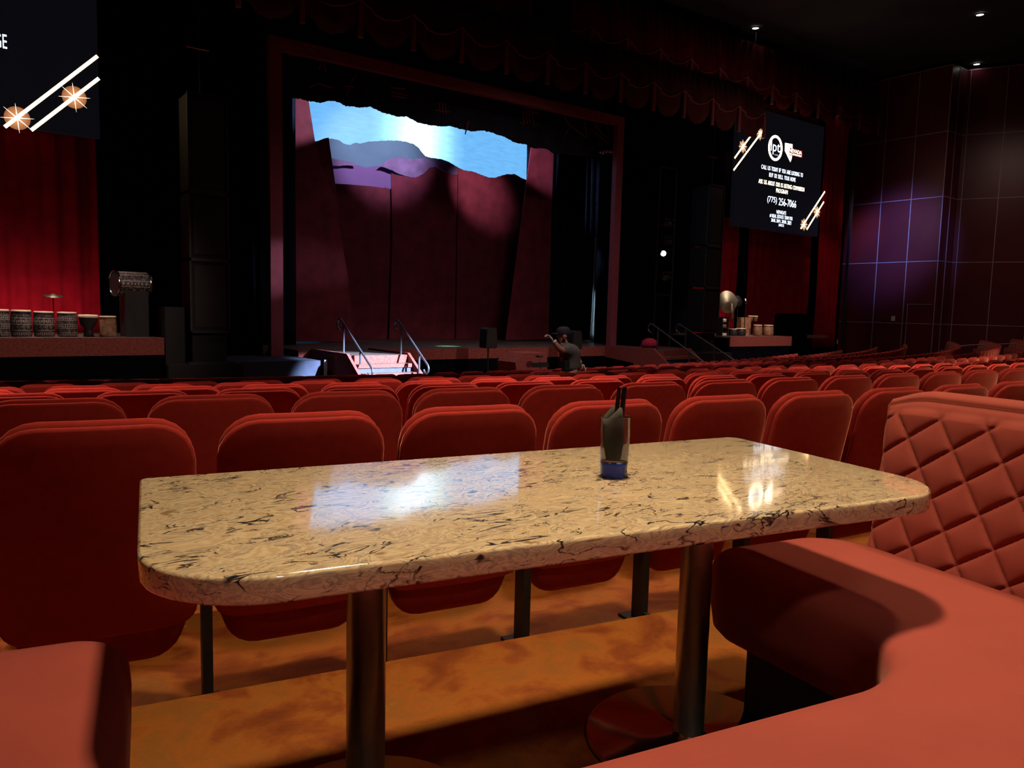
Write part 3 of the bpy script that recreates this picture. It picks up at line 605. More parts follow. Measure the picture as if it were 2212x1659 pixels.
MB().boxx(a_.x, b_.x, SY-.03, SY+.15, a_.z, a_.z+4.1).build('panel', 'led_panel', sR)
hangers(a_.x+.8, b_.x-.8, a_.z+4.1, sR)
for p_, q_ in (((1585, 342), (1633, 276)), ((1583, 368), (1648, 280)), ((1728, 494), (1780, 414)), ((1741, 496), (1778, 436))): bar(at(*p_, SY), at(*q_, SY), .062, sR)
for p_ in ((1603, 317), (1640, 289), (1735, 485), (1763, 458)): star(at(*p_, SY), .27, sR)
for txt, (xa, ya), (xb, yb), h, m_ in (
    ('CALL US TODAY IF YOU ARE LOOKING TO', (1643, 362), (1733, 377), 9, 'led_white'),
    ('BUY OR SELL YOUR HOME', (1660, 378.5), (1717, 388), 9, 'led_white'),
    ('ASK US ABOUT OUR 1% LISTING COMMISSION', (1637, 393), (1736, 408), 9, 'led_cream'),
    ('PROGRAM', (1675, 411.5), (1700, 415.5), 9, 'led_cream'),
    ('(775) 256-7066', (1656, 433), (1718.5, 440), 16, 'led_white'),
    ("NEVADA'S", (1676, 458), (1696.5, 460), 8, 'led_white'),
    ('#1 REAL ESTATE TEAM FOR', (1661, 466.5), (1710.5, 471.5), 7.5, 'led_white'),
    ('2018, 2019, 2020, 2021', (1664, 477), (1707.5, 481), 8, 'led_white'),
    ('2022', (1680, 486), (1692, 487.5), 5, 'led_white')):
    pa = at(xa, ya, SY); pb = at(xb, yb, SY); zc = (pa.z+pb.z)/2; hh = at((xa+xb)/2, (ya+yb)/2-h/2, SY).z-at((xa+xb)/2, (ya+yb)/2+h/2, SY).z
    wds = txt.split(' '); wt = [sum(.45 if ch in "I1',()-" else 1.0 for ch in q) for q in wds]; tot_ = sum(wt)+.75*(len(wds)-1); xx = pa.x
    for q, wq in zip(wds, wt):
        x2 = xx+(pb.x-pa.x)*wq/tot_; put_text(q, xx, x2-.004, zc-hh/2, zc+hh/2, m_, sR, 'message_word'); xx = x2+(pb.x-pa.x)*.75/tot_
c_ = at(1673.3, 320.2, SY); rx = (at(1688.9, 320, SY).x-at(1657.8, 320, SY).x)/2; rz = (at(1673, 292, SY).z-at(1673, 348, SY).z)/2
m = MB(); n = 40
vs = []
for k in range(n):
    a = 2*PI*k/n; vs += [(c_.x+rx*math.cos(a), SY-.033, c_.z+rz*math.sin(a)), (c_.x+rx*.74*math.cos(a), SY-.033, c_.z+rz*.80*math.sin(a))]
m.add(vs, [(2*k, 2*((k+1) % n), 2*((k+1) % n)+1, 2*k+1) for k in range(n)]); m.build('logo_ring', 'led_cream', sR)
put_text('lpt', c_.x-rx*.62, c_.x+rx*.66, c_.z-rz*.52, c_.z+rz*.52, 'led_white', sR, 'logo_text')
put_text('realty', c_.x-rx*.1, c_.x+rx*.5, c_.z-rz*.62, c_.z-rz*.42, 'led_dim', sR, 'logo_text')
nv = [at(x, y, SY) for x, y in ((1694.3, 309), (1710.2, 312), (1709.8, 334), (1707.8, 345), (1705.6, 350.5), (1693.6, 325.5))]
MB().add([(p.x, SY-.033, p.z) for p in nv], [tuple(range(6))]).build('state_logo', 'led_cream', sR)
q4 = [at(x, y, SY) for x, y in ((1702.5, 319.5), (1731.5, 325.5), (1731.5, 341.5), (1702.5, 335.5))]
MB().add([(p.x, SY-.035, (q4[0].z+q4[1].z)/2 if i < 2 else (q4[2].z+q4[3].z)/2) for i, p in enumerate(q4)], [(0, 1, 2, 3)]).build('logo_box', 'led_red', sR)
ztop = (q4[0].z+q4[1].z)/2; zbt = (q4[2].z+q4[3].z)/2; SY -= .006
put_text('NEVADA', q4[0].x+.03, q4[1].x-.03, zbt+(ztop-zbt)*.42, zbt+(ztop-zbt)*.92, 'led_cream', sR, 'logo_text')
put_text('REAL ESTATE GROUP', q4[0].x+.03, q4[1].x-.03, zbt+(ztop-zbt)*.1, zbt+(ztop-zbt)*.32, 'led_cream', sR, 'logo_text')
SY += .006

# loudspeaker stacks
def array_stack(x0, x1, Y, z0, ztop, lb, hang):
    t = thing('speaker_stack', ((x0+x1)/2, Y+.3, z0), lb, 'loudspeaker')
    zs = [z0+.55, 1.9, 3.13, ztop]; zlo = z0
    MB().boxx(x0+.04, x1-.04, Y+.05, Y+.6, z0, zs[0]).build('base_cabinet', 'black_box', t)
    for k in range(3):
        za, zb_ = zs[k], zs[k+1]
        c = MB().boxx(x0, x1, Y, Y+.6, za+.03, zb_-.03).build('cabinet', 'black_box', t)
        MB().boxx(x0+.07, x1-.07, Y-.012, Y, za+.1, zb_-.1).build('grille', 'black_metal', c)
        f = MB()
        for xx in (x0-.01, x1-.02): f.boxx(xx, xx+.03, Y-.035, Y-.002, za, zb_)
        for zz in (za, zb_-.03): f.boxx(x0-.01, x1+.01, Y-.035, Y-.002, zz, zz+.03)
        f.build('frame', 'stack_frame', c)
    MB().boxx(x0-.06, x1+.08, Y-.1, Y+.65, z0-.03, z0).build('plinth', 'stack_frame', t)
    if hang:
        MB().tube([((x0+x1)/2-.1, Y+.1, ztop), ((x0+x1)/2-.1, Y+.1, ztop+.85)], .012, 6).build('hanging_cable', 'stack_frame', t)
        MB().tube([(x0+.02, Y+.1, ztop+.80), (x1-.28, Y+.1, ztop+.80)], .022, 6).build('hanging_bar', 'polished', t)
        MB().tube([((x0+x1)/2-.1, Y+.1, ztop+.85), ((x0+x1)/2-.1, Y+.1, 10.85)], .008, 6).build('hanging_cable', 'stack_frame', t)
    return t
array_stack(3.70, 4.40, 15.0, .0, 4.9, 'tall black loudspeaker stack between the left drums and the stage', True)
array_stack(18.1, 18.8, 15.0, .0, 4.9, 'tall black loudspeaker stack right of the lighting tower', True)
MB().boxx(3.26, 4.6, 14.8, 17.3, -1.08, -.03).build('stack_riser', 'black_box', label='black platform under the left loudspeaker stack', cat='platform')
MB().boxx(17.6, 19.3, 14.8, 16.0, -1.08, -.03).build('stack_riser', 'black_box', label='black platform under the right loudspeaker stack', cat='platform')
MB().boxx(3.28, 3.62, 15.1, 15.6, -.03, 1.02).build('black_cabinet', 'black_box', label='black cabinet between the drum platform and the left speaker stack', cat='loudspeaker')
# lighting tower with fixtures
TY = 16.95; TX0 = at(1424, 450, TY).x; TX1 = at(1459, 450, TY).x; TZ = at(1459, 364, TY).z
t = thing('lighting_tower', ((TX0+TX1)/2, TY, -1.08), 'slim dark lighting tower frame right of the stage frame', 'lighting tower')
for x in (TX0, TX1): MB().boxx(x-.022, x+.022, TY, TY+.04, -1.06, TZ).build('upright', 'rail_grey' if x == TX1 else 'stack_frame', t)
for z in (TZ-.02, 3.9, 1.7): MB().boxx(TX0, TX1, TY, TY+.04, z-.015, z+.015).build('crossbar', 'stack_frame', t)
def fixture(px, py, lit, lb, tgt):
    p = at(px, py, TY-.2); t = thing('stage_light', p, lb, 'stage light', 'stage lights on the right tower')
    d = (Vector(tgt)-p).normalized()
    MB().lathe(p, [(.0, -.22), (.07, -.2), (.085, -.1), (.085, .06), (.10, .08), (.10, .12), (.092, .12), (.085, .07)], 16, d).build('housing', 'black_metal', t)
    MB().lathe(p, [(.0, .085), (.084, .085)], 16, d).build('lens', 'lamp_cool' if lit else 'polished', t)
    MB().tube([p+Vector((-.12, 0, 0)), p+Vector((-.12, 0, .18)), p+Vector((.12, 0, .18)), p+Vector((.12, 0, 0))], .012, 6).build('yoke', 'stack_frame', t)
    MB().tube([p+Vector((0, 0, .18)), Vector((p.x, TY-.012, p.z+.18)), Vector((TX1-.02, TY-.012, p.z+.18))], .012, 6).build('bracket', 'stack_frame', t)
fixture(1442, 484, False, 'unlit stage light uppermost on the lighting tower', (8, 13, 3))
fixture(1443, 524, False, 'unlit stage light just above the lit one on the tower', (8, 12, 2))
fixture(1434, 548, True, 'glowing white stage light on the lighting tower', (2, 6, 3))
fixture(1438, 600, False, 'unlit stage light lowest on the lighting tower', (8, 13, 1))
# glitter of fixtures by the header
m = MB()
t = thing('light_bar_fixture', at(1312, 328, 17.4), 'small cluster of shiny fittings under the header beside the right post', 'light fixture')
for k in range(7):
    p = at(1296+k*5.2, 326+random.uniform(-2, 3), 17.4); MB().lathe(p, [(.0, 0), (.05, .02), (.06, .09), (0, .1)], 10, (-.5, -1, -.3)).build('fitting', 'polished', t)
MB().tube([at(1292, 332, 17.45), at(1334, 335, 17.45)], .02, 6).build('pipe', 'stack_frame', t)
MB().boxx(27.95+1.6, 27.95+1.68, 17.2, 17.3, -1.07, 10.88).build('metal_pole', 'rail_grey', label='thin vertical metal pole at the edge of the panelled wall', cat='pole')
t = thing('led_strip', at(1818, 222, 17.3), 'vertical row of tiny white lights at the top of the wall edge', 'light')
q0 = at(1820, 196, 17.3); MB().tube([(q0.x, 17.33, 10.89), (q0.x-.05, 17.33, at(1817, 248, 17.3).z)], .03, 6).build('housing', 'black_metal', t)
for k in range(9):
    p = at(1820-k*.35, 200+k*5.2, 17.3); MB().boxx(p.x-.05, p.x+.05, p.y-.02, p.y, p.z-.022, p.z+.022).build('diode', 'led_white', t)

# speakers on poles in front of the stage
def pole_speaker(px, Y, ztop, lb):
    x = at(px, 730, Y).x; t = thing('pole_speaker', (x, Y, -1.08), lb, 'loudspeaker')
    c = [Vector((p.x, p.y)) for p in rounded([(-.17, -.25, .05), (.17, -.25, .05), (.14, .25, .06), (-.14, .25, .06)], 5)]
    MB().prism([(p.x, p.y) for p in c], (1, 0, 0), (0, 0, 1), (0, 1, 0), (x, Y-.15, ztop-.25), .3).build('cabinet', 'black_box', t)
    MB().tube([(x, Y, -1.05), (x, Y, ztop-.5)], .018, 8).build('pole', 'black_metal', t)
    MB().lathe((x, Y, -1.07), [(0, 0), (.25, 0), (.25, .02), (0, .03)], 20).build('base', 'black_metal', t)
pole_speaker(1055, 15.6, .66, 'black loudspeaker on a pole in front of the stage, left of the man')
pole_speaker(1240, 15.6, .60, 'black loudspeaker on a pole behind the man')
# prompt box, music stand, pit table
p = at(1150, 795, 13.9)
t = thing('carpeted_box', (p.x, 13.9, -1.08), 'brown carpeted box with a sloping left side below the stage', 'box')
bx = [at(x, y, 13.9) for x, y in ((1115, 797), (1113, 783), (1133, 763), (1182, 762), (1182, 797))]
bx += [Vector((bx[-1].x, 13.9, -1.07)), Vector((bx[0].x, 13.9, -1.07))]
MB().pts(bx, (0, .7, 0)).build('body', 'carpet_red', t)
t = thing('music_stand', at(1170, 790, 13.6), 'black music stand and lamp in front of the carpeted box', 'music stand')
MB().pts([at(x, y, 13.6) for x, y in ((1150, 784), (1184, 782), (1187, 793), (1150, 794))], (0, .02, 0)).build('desk', 'black_box', t)
MB().lathe(at(1165, 768, 13.6), [(0, 0), (.09, .0), (.08, -.035), (0, -.04)], 14).build('lamp_shade', 'black_metal', t)
MB().tube([at(1165, 770, 13.6), at(1165, 786, 13.62)], .008, 6).build('lamp_stem', 'polished', t)
MB().tube([at(1168, 790, 13.64), (at(1168, 790, 13.64).x, 13.64, -1.06)], .012, 6).build('stem', 'black_metal', t)
a_ = at(1128, 804, 13.0); b_ = at(1206, 799, 13.0)
t = thing('pit_table', ((a_.x+b_.x)/2, 13.2, -1.08), 'long low black table in front of the carpeted box', 'table')
MB().boxx(a_.x, b_.x, 12.95, 13.45, a_.z-.03, a_.z).build('tabletop', 'black_box', t)
for xx in (a_.x+.03, b_.x-.03):
    for yy in (12.98, 13.42): MB().tube([(xx, yy, -1.07), (xx, yy, a_.z-.03)], .015, 6).build('leg', 'black_metal', t)
for px, lb in ((1156, 'white paper sheet on the low black table, left one'), (1199, 'white paper sheet on the low black table, right one')):
    x = at(px, 802, 13.0).x; MB().boxx(x-.12, x+.12, 12.96, 13.16, a_.z+.001, a_.z+.02).build('paper_sheet', 'white', label=lb, cat='paper', group='papers on the pit table')

# percussion platforms
def perc_platform(x0, x1, lb):
    t = thing('drum_platform', ((x0+x1)/2, 16.0, -1.08), lb, 'platform')
    MB().boxx(x0, x1, 15.0, 17.4, .40, .459).build('deck', 'wood_stage', t)
    MB().boxx(x0, x1, 14.96, 15.0, .15, .465).build('carpet_fascia', 'carpet_red', t)
    MB().boxx(x0+.05, x1-.05, 15.02, 17.4, -1.07, .40).build('skirt', 'black_cloth', t)
perc_platform(-3.0, 3.23, 'carpet edged platform carrying the carved drums at the far left')
perc_platform(19.4, 22.6, 'carpet edged platform carrying the cymbals and congas at the right')
def barrel(x, Y, z, r, h, m_, lb, belly=1.08, cat='drum', group=None, foot=None):
    t = thing('hand_drum', (x, Y, z), lb, cat, group)
    pr = [(r*.86, .0)] + [(r*(.88+(belly-.88)*math.sin(PI*min(1, (k/10)*.72+.18))), h*(.02+.93*k/10)) for k in range(11)] + [(r*.97, h*.955)]
    MB().lathe((x, Y, z), [(0, 0)]+pr, 28).build('shell', m_, t)
    MB().lathe((x, Y, z), [(r*.985, h*.93), (r*1.0, h*.965), (r*.95, h*.995), (0, h)], 28).build('drum_head', 'skin_drum', t)
    MB().lathe((x, Y, z), [(r*1.0, h*.90), (r*1.03, h*.92), (r*1.0, h*.935)], 28).build('hoop', 'black_metal', t)
    return t
gL = 'carved dark drums on the left platform'
for px, lb, mm in ((-2, 'carved dark drum cut by the left edge of the photo', 'carved_dark2'), (46, 'carved dark drum, second from the left edge', 'carved_dark'), (95, 'carved dark drum with a white mark row, third from the left edge', 'carved_dark'), (145, 'carved dark drum beside the black goblet drum', 'carved_dark2')):
    barrel(at(px, 700, 15.5).x, 15.5, .46, .150, .45+.02*random.random()-.0006*px*.2, mm, lb, group=gL)
x = at(191, 700, 15.5).x
t = thing('goblet_drum', (x, 15.5, .46), 'black goblet drum with a pale head between the carved drum and the wooden drum', 'drum')
MB().lathe((x, 15.5, .46), [(0, 0), (.085, 0), (.075, .08), (.07, .15), (.13, .22), (.150, .30), (.156, .345)], 26).build('shell', 'drum_black', t)
MB().lathe((x, 15.5, .46), [(.157, .34), (.163, .365), (.152, .39), (0, .395)], 26).build('drum_head', 'skin_drum', t)
barrel(at(233, 700, 15.45).x, 15.45, .46, .138, .375, 'drum_wood', 'plain brown wooden drum right of the black goblet drum', belly=1.02)
# big drum lying on a black box
x0, x1 = at(248, 610, 15.5).x, at(318, 610, 15.5).x
cz = 1.37; cx_ = (x0+x1)/2
MB().boxx(at(268, 700, 15.5).x, at(318, 700, 15.5).x, 15.35, 15.9, .46, 1.28).build('drum_box', 'black_box', label='tall black box holding up the big lying drum', cat='box')
t = thing('bass_drum', (cx_, 15.6, 1.15), 'big carved drum with silver rims lying on its side on a black box', 'drum')
ax = Vector((1, .22, 0)).normalized(); c0 = Vector((x0, 15.5, cz+.05)); Lg = .56; rr = .225
MB().lathe(c0, [(rr*.98, 0), (rr*.99, Lg)], 36, ax).build('shell', 'carved_dark', t)
MB().lathe(c0, [(rr*1.03, -.02), (rr*1.05, 0), (rr*1.03, .02), (rr*.97, .01), (rr*.97, -.015), (rr*1.03, -.02)], 36, ax).build('rim', 'polished', t)
MB().lathe(c0+ax*Lg, [(rr*1.03, -.02), (rr*1.05, 0), (rr*1.03, .02), (rr*.97, .01), (rr*.97, -.015), (rr*1.03, -.02)], 36, ax).build('rim', 'polished', t)
MB().lathe(c0, [(0, -.005), (rr*.98, -.003)], 36, ax).build('drum_head', 'drum_black', t)
def cymbal(px, py, Y, r, tilt, zbase, lb, m_='brass', nm='cymbal', cat='cymbal'):
    p = at(px, py, Y); t = thing(nm, (p.x, p.y, zbase), lb, cat)
    MB().lathe(p, [(0, .03), (.03, .025), (.05, .008), (r, -.012), (r, -.018), (.05, 0), (0, .02)], 28, tilt).build('disc', m_, t)
    MB().tube([p-Vector((0, 0, .0)), p-Vector((0, -.03, .05)), (p.x, p.y+.03, zbase)], .010, 6).build('stand', 'stack_frame', t)
cymbal(115, 638, 16.4, .16, (0, -.2, 1), .46, 'small cymbal on a stand before the left red curtain')
YP = 15.7
cymbal(1572, 652, YP, .36, (-.3, -1, .15), .46, 'large pale gong partly behind the right speaker stack', 'brass', 'gong', 'gong')
cymbal(1583, 672, YP-.3, .25, (.6, -1, .1), .46, 'tilted brass cymbal just right of the pale gong')
cymbal(1596, 650, YP+.75, .20, (0, -1, .3), .46, 'dark gong right of the pale gong', 'drum_black', 'gong', 'gong')
cymbal(1613, 650, YP, .09, (.2, -1, .2), .46, 'small shiny cymbal rightmost of the cymbals', 'polished')
gR = 'drums on the right platform'
for px, w_, h_, mm, lb in ((1586, .13, .22, 'drum_black', 'black drum under the tilted brass cymbal'), (1602, .17, .24, 'drum_black', 'black drum in the middle of the right platform'), (1637, .135, .36, 'drum_wood', 'reddish wooden conga drum, left one of the pair'), (1660, .155, .36, 'drum_wood', 'brown wooden conga drum, right one of the pair')):
    barrel(at(px, 710, 15.45).x, 15.45 if px > 1610 else 15.5, .46, w_, h_, mm, lb, group=gR)
x = at(1607, 680, 15.85).x; MB().boxx(x-.26, x+.26, 15.75, 15.9, .46, 1.05).build('drum_case', 'drum_wood', label='brown case behind the drums of the right platform', cat='case')
for px, lb in ((1621, 'small bongo head on a stand above the congas, left one'), (1631, 'small bongo head on a stand above the congas, right one')):
    x = at(px, 690, 15.9).x; t = thing('bongo_drum', (x, 15.9, .46), lb, 'drum', 'bongos on the right platform')
    MB().lathe((x, 15.9, .93), [(0, 0), (.07, 0), (.09, .16)], 18).build('shell', 'drum_wood', t)
    MB().lathe((x, 15.9, .93), [(.092, .155), (.094, .175), (0, .18)], 18).build('drum_head', 'skin_drum', t)
    MB().tube([(x, 15.9, .47), (x, 15.9, .93)], .012, 6).build('stand', 'polished', t)
for k, (py, lb) in enumerate(((688, 'small lit shelf drum topmost beside the speaker stack'), (700, 'amber wooden block in the middle of the shelf stack'), (719, 'small lit drum head lowest beside the speaker stack'))):
    p = at(1562, py, 15.6); MB().lathe((p.x, 15.6, p.z-.11), [(0, 0), (.10, .0), (.11, .10), (0, .11)], 18).build('small_drum', 'skin_drum' if k != 1 else 'drum_wood', label=lb, cat='drum')
p = at(1561, 725, 15.6); t = thing('drum_rack', (p.x, 15.65, .46), 'dark upright rack holding the small stacked drums', 'rack')
MB().boxx(p.x-.16, p.x-.14, 15.5, 15.75, .46, 1.05).boxx(p.x+.14, p.x+.16, 15.5, 15.75, .46, 1.05).build('side_frame', 'stack_frame', t)
for z_ in (at(1562, 688, 15.6).z-.12, at(1562, 700, 15.6).z-.12, at(1562, 719, 15.6).z-.12): MB().boxx(p.x-.14, p.x+.14, 15.5, 15.75, z_-.01, z_+.008).build('shelf', 'stack_frame', t)
# covered equipment at the right
a_ = at(1690, 676, 15.9); b_ = at(1743, 676, 15.9)
m = MB(); c = rounded([(a_.x, -1.07, .0), (b_.x+.75, -1.07, .0), (b_.x+.1, .3, .2), (b_.x, a_.z, .12), (a_.x, a_.z-.02, .12)], 6)
m.prism([(p.x, p.y) for p in c], (1, 0, 0), (0, 0, 1), (0, 1, 0), (0, 15.9, 0), .3); m.build('covered_equipment', 'black_cloth', label='black covered heap of equipment beside the right drum platform', cat='covered equipment')
a_ = at(1740, 725, 17.2); b_ = at(1784, 727, 17.2)
MB().boxx(a_.x, b_.x, 17.1, 17.2, a_.z-.09, a_.z+.03).build('trim_wood', 'timber', kind='structure')

# ================================================================== theatre seats
def pad_pts(w_, z0, z1, rt_, rb, seg=5):
    return rounded([(-w_/2, z0, rb), (w_/2, z0, rb), (w_/2-.006, z1, rt_), (-w_/2+.006, z1, rt_)], seg)
def pad(outline, prof, lean, bend, y0, w_=.5):                      # prof = [(scale inset m, depth)], front to back
    m = MB(); out = resample(outline, .06); n = len(out); nr = offs(out)
    c = sum(out, Vector((0, 0)))/n; vs = []; fs = []
    def place(p, d):
        x, z = p; return (x, y0 + d + (.95-z)*lean + bend*(x/.25)**2, z)
    cap = []
    for s_ in (0, .5, .85): cap.append((s_, prof[0][1]-(.006 if s_ < .8 else .002)))
    rings = []
    for s_, d in cap[1:]: rings.append([place(c+((p-nr[i]*prof[0][0])-c)*s_, d) for i, p in enumerate(out)])
    for ins, d in prof: rings.append([place(p-nr[i]*ins, d) for i, p in enumerate(out)])
    for s_ in (.6,): rings.append([place(c+((p-nr[i]*prof[-1][0])-c)*s_, prof[-1][1]) for i, p in enumerate(out)])
    vs = [place(c, cap[0][1])] + [q for r_ in rings for q in r_] + [place(c, prof[-1][1])]
    for i in range(n): fs.append((0, 1+i, 1+(i+1) % n)); fs.append((len(vs)-1, len(vs)-1-n+(i+1) % n, len(vs)-1-n+i))
    for k in range(len(rings)-1):
        for i in range(n): a = 1+k*n; fs.append((a+i, a+n+i, a+n+(i+1) % n, a+(i+1) % n))
    m.add(vs, fs, True); return m
def make_seat():
    r = thing('theatre_seat', (0, 0, 0), 'seat', 'theatre seat')
    pad(pad_pts(.515, .30, .940, .115, .06), [(.012, .0), (.003, .002), (0, .007), (0, .014), (.005, .018), (.02, .019)], .21, .026, -.02).build('back_shell', 'seat_red', r)
    pad(pad_pts(.505, .42, .954, .115, .06), [(.02, .0), (.004, .004), (0, .012), (.002, .024), (.014, .038), (.035, .044)], .21, .026, .010).build('backrest', 'seat_red', r)
    # folded seat pan: rounded at the bottom
    out = rounded([(-.235, .62, .03), (.235, .62, .03), (.235, .30, .06), (.19, .175, .10), (-.19, .175, .10), (-.235, .30, .06)], 5)
    pad(out, [(.03, .0), (.008, .008), (0, .03), (0, .06), (.01, .085), (.03, .095)], .05, .0, .150).build('seat', 'seat_red', r)
    l = MB().boxx(-.292, -.262, .13, .20, .0, .60).build('leg', 'black_metal', r)
    MB().boxx(-.322, -.232, .09, .25, .0, .012).boxx(-.287, -.267, .085, .13, .0, .05).build('base_plate', 'black_metal', l)
    return r
seat0 = make_seat()
ORD = ['first', 'second', 'third', 'fourth', 'fifth', 'sixth', 'seventh', 'eighth', 'ninth', 'tenth', 'eleventh', 'twelfth', 'thirteenth', 'fourteenth', 'fifteenth', 'sixteenth', 'seventeenth', 'eighteenth', 'nineteenth', 'twentieth']
TENS = {2: 'twenty', 3: 'thirty', 4: 'forty', 5: 'fifty', 6: 'sixty', 7: 'seventy'}
def ordw(n):
    if n <= 20: return ORD[n-1]
    t_, u_ = divmod(n, 10)
    if u_ == 0: return TENS[t_][:-1]+'ieth'
    return TENS[t_]+'-'+ORD[u_-1]
def proj(p):
    v = p-CAM; w_ = v.dot(fw)
    return (CX+FPX*v.dot(rt)/w_, CY-FPX*v.dot(up)/w_, w_) if w_ > .1 else (1e6, 1e6, w_)
PITCH_X = .562
rows = [48.48, 47.50, 46.50, 45.50, 44.47, 43.45, 42.40, 40.85, 39.9, 38.95, 38.0]
wallx = lambda y: 30.4 if y > 13.6 else 31.0+(13.6-y)*.45
seats = []                                                          # (row, x, y, z, angle, size)
for ri, R in enumerate(rows):
    a0 = (-8.165-(0, 0, .07, .21, .1, .2, .05)[ri])/R if ri < 7 else (6.3-9.0)/R
    da = PITCH_X/R; cnt = 0
    for k in range(-16, 90):
        a = a0+k*da; x = CEN.x+R*math.sin(a); y = CEN.y-R*math.cos(a)
        if ri >= 7:
            if -.5 < k < 1.6 and ri >= 7: continue                   # radial aisle through the front block
        if x > wallx(y) or y > 14.4: continue
        z = zf(R+.15)
        px, py, d = proj(Vector((x, y, z+.9)))
        if d < .3 or px < -.55*FPX*.5/d or px > 2212+.55*FPX*.5/d: continue
        seats.append((ri, x, y, z, a, 1/d))
RNAMES = ['in the first row behind the table', 'in the second row behind the table', 'in the third row behind the table', 'in the fourth row behind the table', 'in the fifth row behind the table', 'in the sixth row behind the table', 'in the last row before the cross aisle',
          'in the first row past the cross aisle', 'in the second row past the cross aisle', 'in the third row past the cross aisle', 'in the row nearest the stage']
seats.sort(key=lambda s_: -s_[5])
near, far = seats[:300], seats[300:]
near.sort(key=lambda s_: (s_[0], s_[4]))
def copy_tree(o, parent=None):
    c = o.copy(); C.objects.link(c)
    if parent is not None: c.parent = parent
    for ch in [q for q in o.children]: copy_tree(ch, c)
    return c
cnts = {}; first = True
kids = None
for (ri, x, y, z, a, sz) in near:
    cnts[ri] = cnts.get(ri, 0)+1
    o = seat0 if first else copy_tree(seat0); first = False
    o.location = (x, y, z); o.rotation_euler = (0, 0, a)
    o['label'] = 'red theatre seat, %s from left, %s' % (ordw(cnts[ri]), RNAMES[ri])
    o['group'] = 'red theatre seats ' + RNAMES[ri]
# the most distant seats, beyond the first three hundred
if far:
    src = {}
    for ch in seat0.children:
        src[ch.name] = ch.data
    m = MB()
    for (ri, x, y, z, a, sz) in far:
        ca, sa = math.cos(a), math.sin(a)
        for nm, me in src.items():
            m.add([(x+v.co.x*ca-v.co.y*sa, y+v.co.x*sa+v.co.y*ca, z+v.co.z) for v in me.vertices], [tuple(p_.vertices) for p_ in me.polygons], True)
    m.build('distant_theatre_seats', 'seat_red', kind='stuff', label='distant rows of small red theatre seats toward the right wall', cat='theatre seats')
# side railing by the right wall
t = thing('side_railing', atd(2120, 760, 27.5), 'thin metal railing in front of the right wall beyond the seats', 'railing')
rp = [atd(x, y, 27.5) for x, y in ((2052, 751), (2090, 746), (2130, 744), (2170, 743), (2196, 742))]
MB().tube(rp, .022, 6).build('rail', 'reveal', t)
for p in (rp[0], rp[2], rp[4]): MB().tube([p, (p.x, p.y, p.z-1.0)], .018, 6).build('post', 'reveal', t)

# ================================================================== the booth
t = thing('stone_table', W(.82, 1.46, 0), 'long beige veined stone table on two steel pedestals', 'table')
tq = rounded([(-.02, 1.083, .19), (1.655, 1.092, .17), (1.655, 1.85, .035), (-.02, 1.803, .02)], 14)
tq = resample(tq, .05); nr = offs(tq)
def slab(m, poly, nrm, rings):
    vs = []; n = len(poly)
    for ins, z in rings: vs += [W(p.x-nrm[i].x*ins, p.y-nrm[i].y*ins, z) for i, p in enumerate(poly)]
    fs = [(k*n+i, k*n+(i+1) % n, (k+1)*n+(i+1) % n, (k+1)*n+i) for k in range(len(rings)-1) for i in range(n)]
    m.add(vs, fs, True)
    k = (len(rings)-1)*n
    from mathutils.geometry import tessellate_polygon
    for k_ in (0, k):
        loop = vs[k_:k_+n]; tr = tessellate_polygon([[Vector((q.dot(BR), q.dot(BF), 0)) for q in loop]])
        m.add(loop, [tuple(x_) for x_ in tr])
    return m
tt = slab(MB(), tq, nr, [(.006, .707), (.001, .709), (0, .713), (0, .744), (.0015, .748), (.005, .75)]).build('tabletop', 'quartz', t)
for a_, b_ in ((.405, 1.53), (1.285, 1.55)):
    MB().lathe(W(a_, b_, 0), [(.041, .018), (.041, .70)], 32).build('pedestal', 'steel', t)
    MB().lathe(W(a_, b_, 0), [(0, .002), (.27, .002), (.275, .006), (.265, .014), (.05, .024), (.041, .03)], 48).build('base_disc', 'polished', t)
    MB().lathe(W(a_, b_, 0), [(.041, .690), (.09, .698), (.09, .706), (0, .706)], 24).build('mounting_plate', 'black_metal', t)

# glass with napkin and straws
G = W(.969, 1.475, .75)
t = thing('tumbler', G, 'clear tumbler with a blue base standing on the stone table', 'glass')
MB().lathe(G, [(0, .036), (.0311, .036), (.03145, .0362), (.0316, .0366), (.0340, .09), (.0364, .1412), (.03635, .1418), (.0360, .1421), (.0353, .1421), (.0350, .1418), (.0349, .1412), (.0326, .09), (.0304, .0405), (.0300, .0392), (.0290, .0387), (.0, .0385)], 40).build('body', 'glass', t)
MB().lathe(G, [(0, .001), (.027, .001), (.0305, .006), (.0308, .030), (.0313, .0355), (0, .0355), (0, .001)], 8).build('base', 'glass_blue', t)
m = MB()                                                            # folded dark napkin
nvv = []; fn = []
for i in range(13):
    u_ = -1+2*i/12; ang = u_*1.25
    for j in range(7):
        v_ = j/6; x = .0300*math.sin(ang)*(.70+.30*min(1, v_*2.2)); y = -.0265*math.cos(ang)*(.6+.4*v_)+.008
        ztop = .135+.030*max(0, 1-abs(u_-.25)*1.1)*(1 if u_ < .6 else .4)
        nvv.append(G+BR*x+BF*(y+.012*(v_**2))+Vector((0, 0, .041+(ztop-.041)*v_)))
fn = [(i*7+j, (i+1)*7+j, (i+1)*7+j+1, i*7+j+1) for i in range(12) for j in range(6)]
m.add(nvv, fn, True)
nvv = []
for i in range(11):
    u_ = -1+2*i/10
    for j in range(7):
        v_ = j/6; ztop = .140+.028*(1-abs(u_-.3)/1.3)
        nvv.append(G+BR*(.0255*u_*(.55+.45*min(1, v_*2)))+BF*(.010+.006*math.cos(u_*1.5))+Vector((0, 0, .041+(ztop-.041)*v_)))
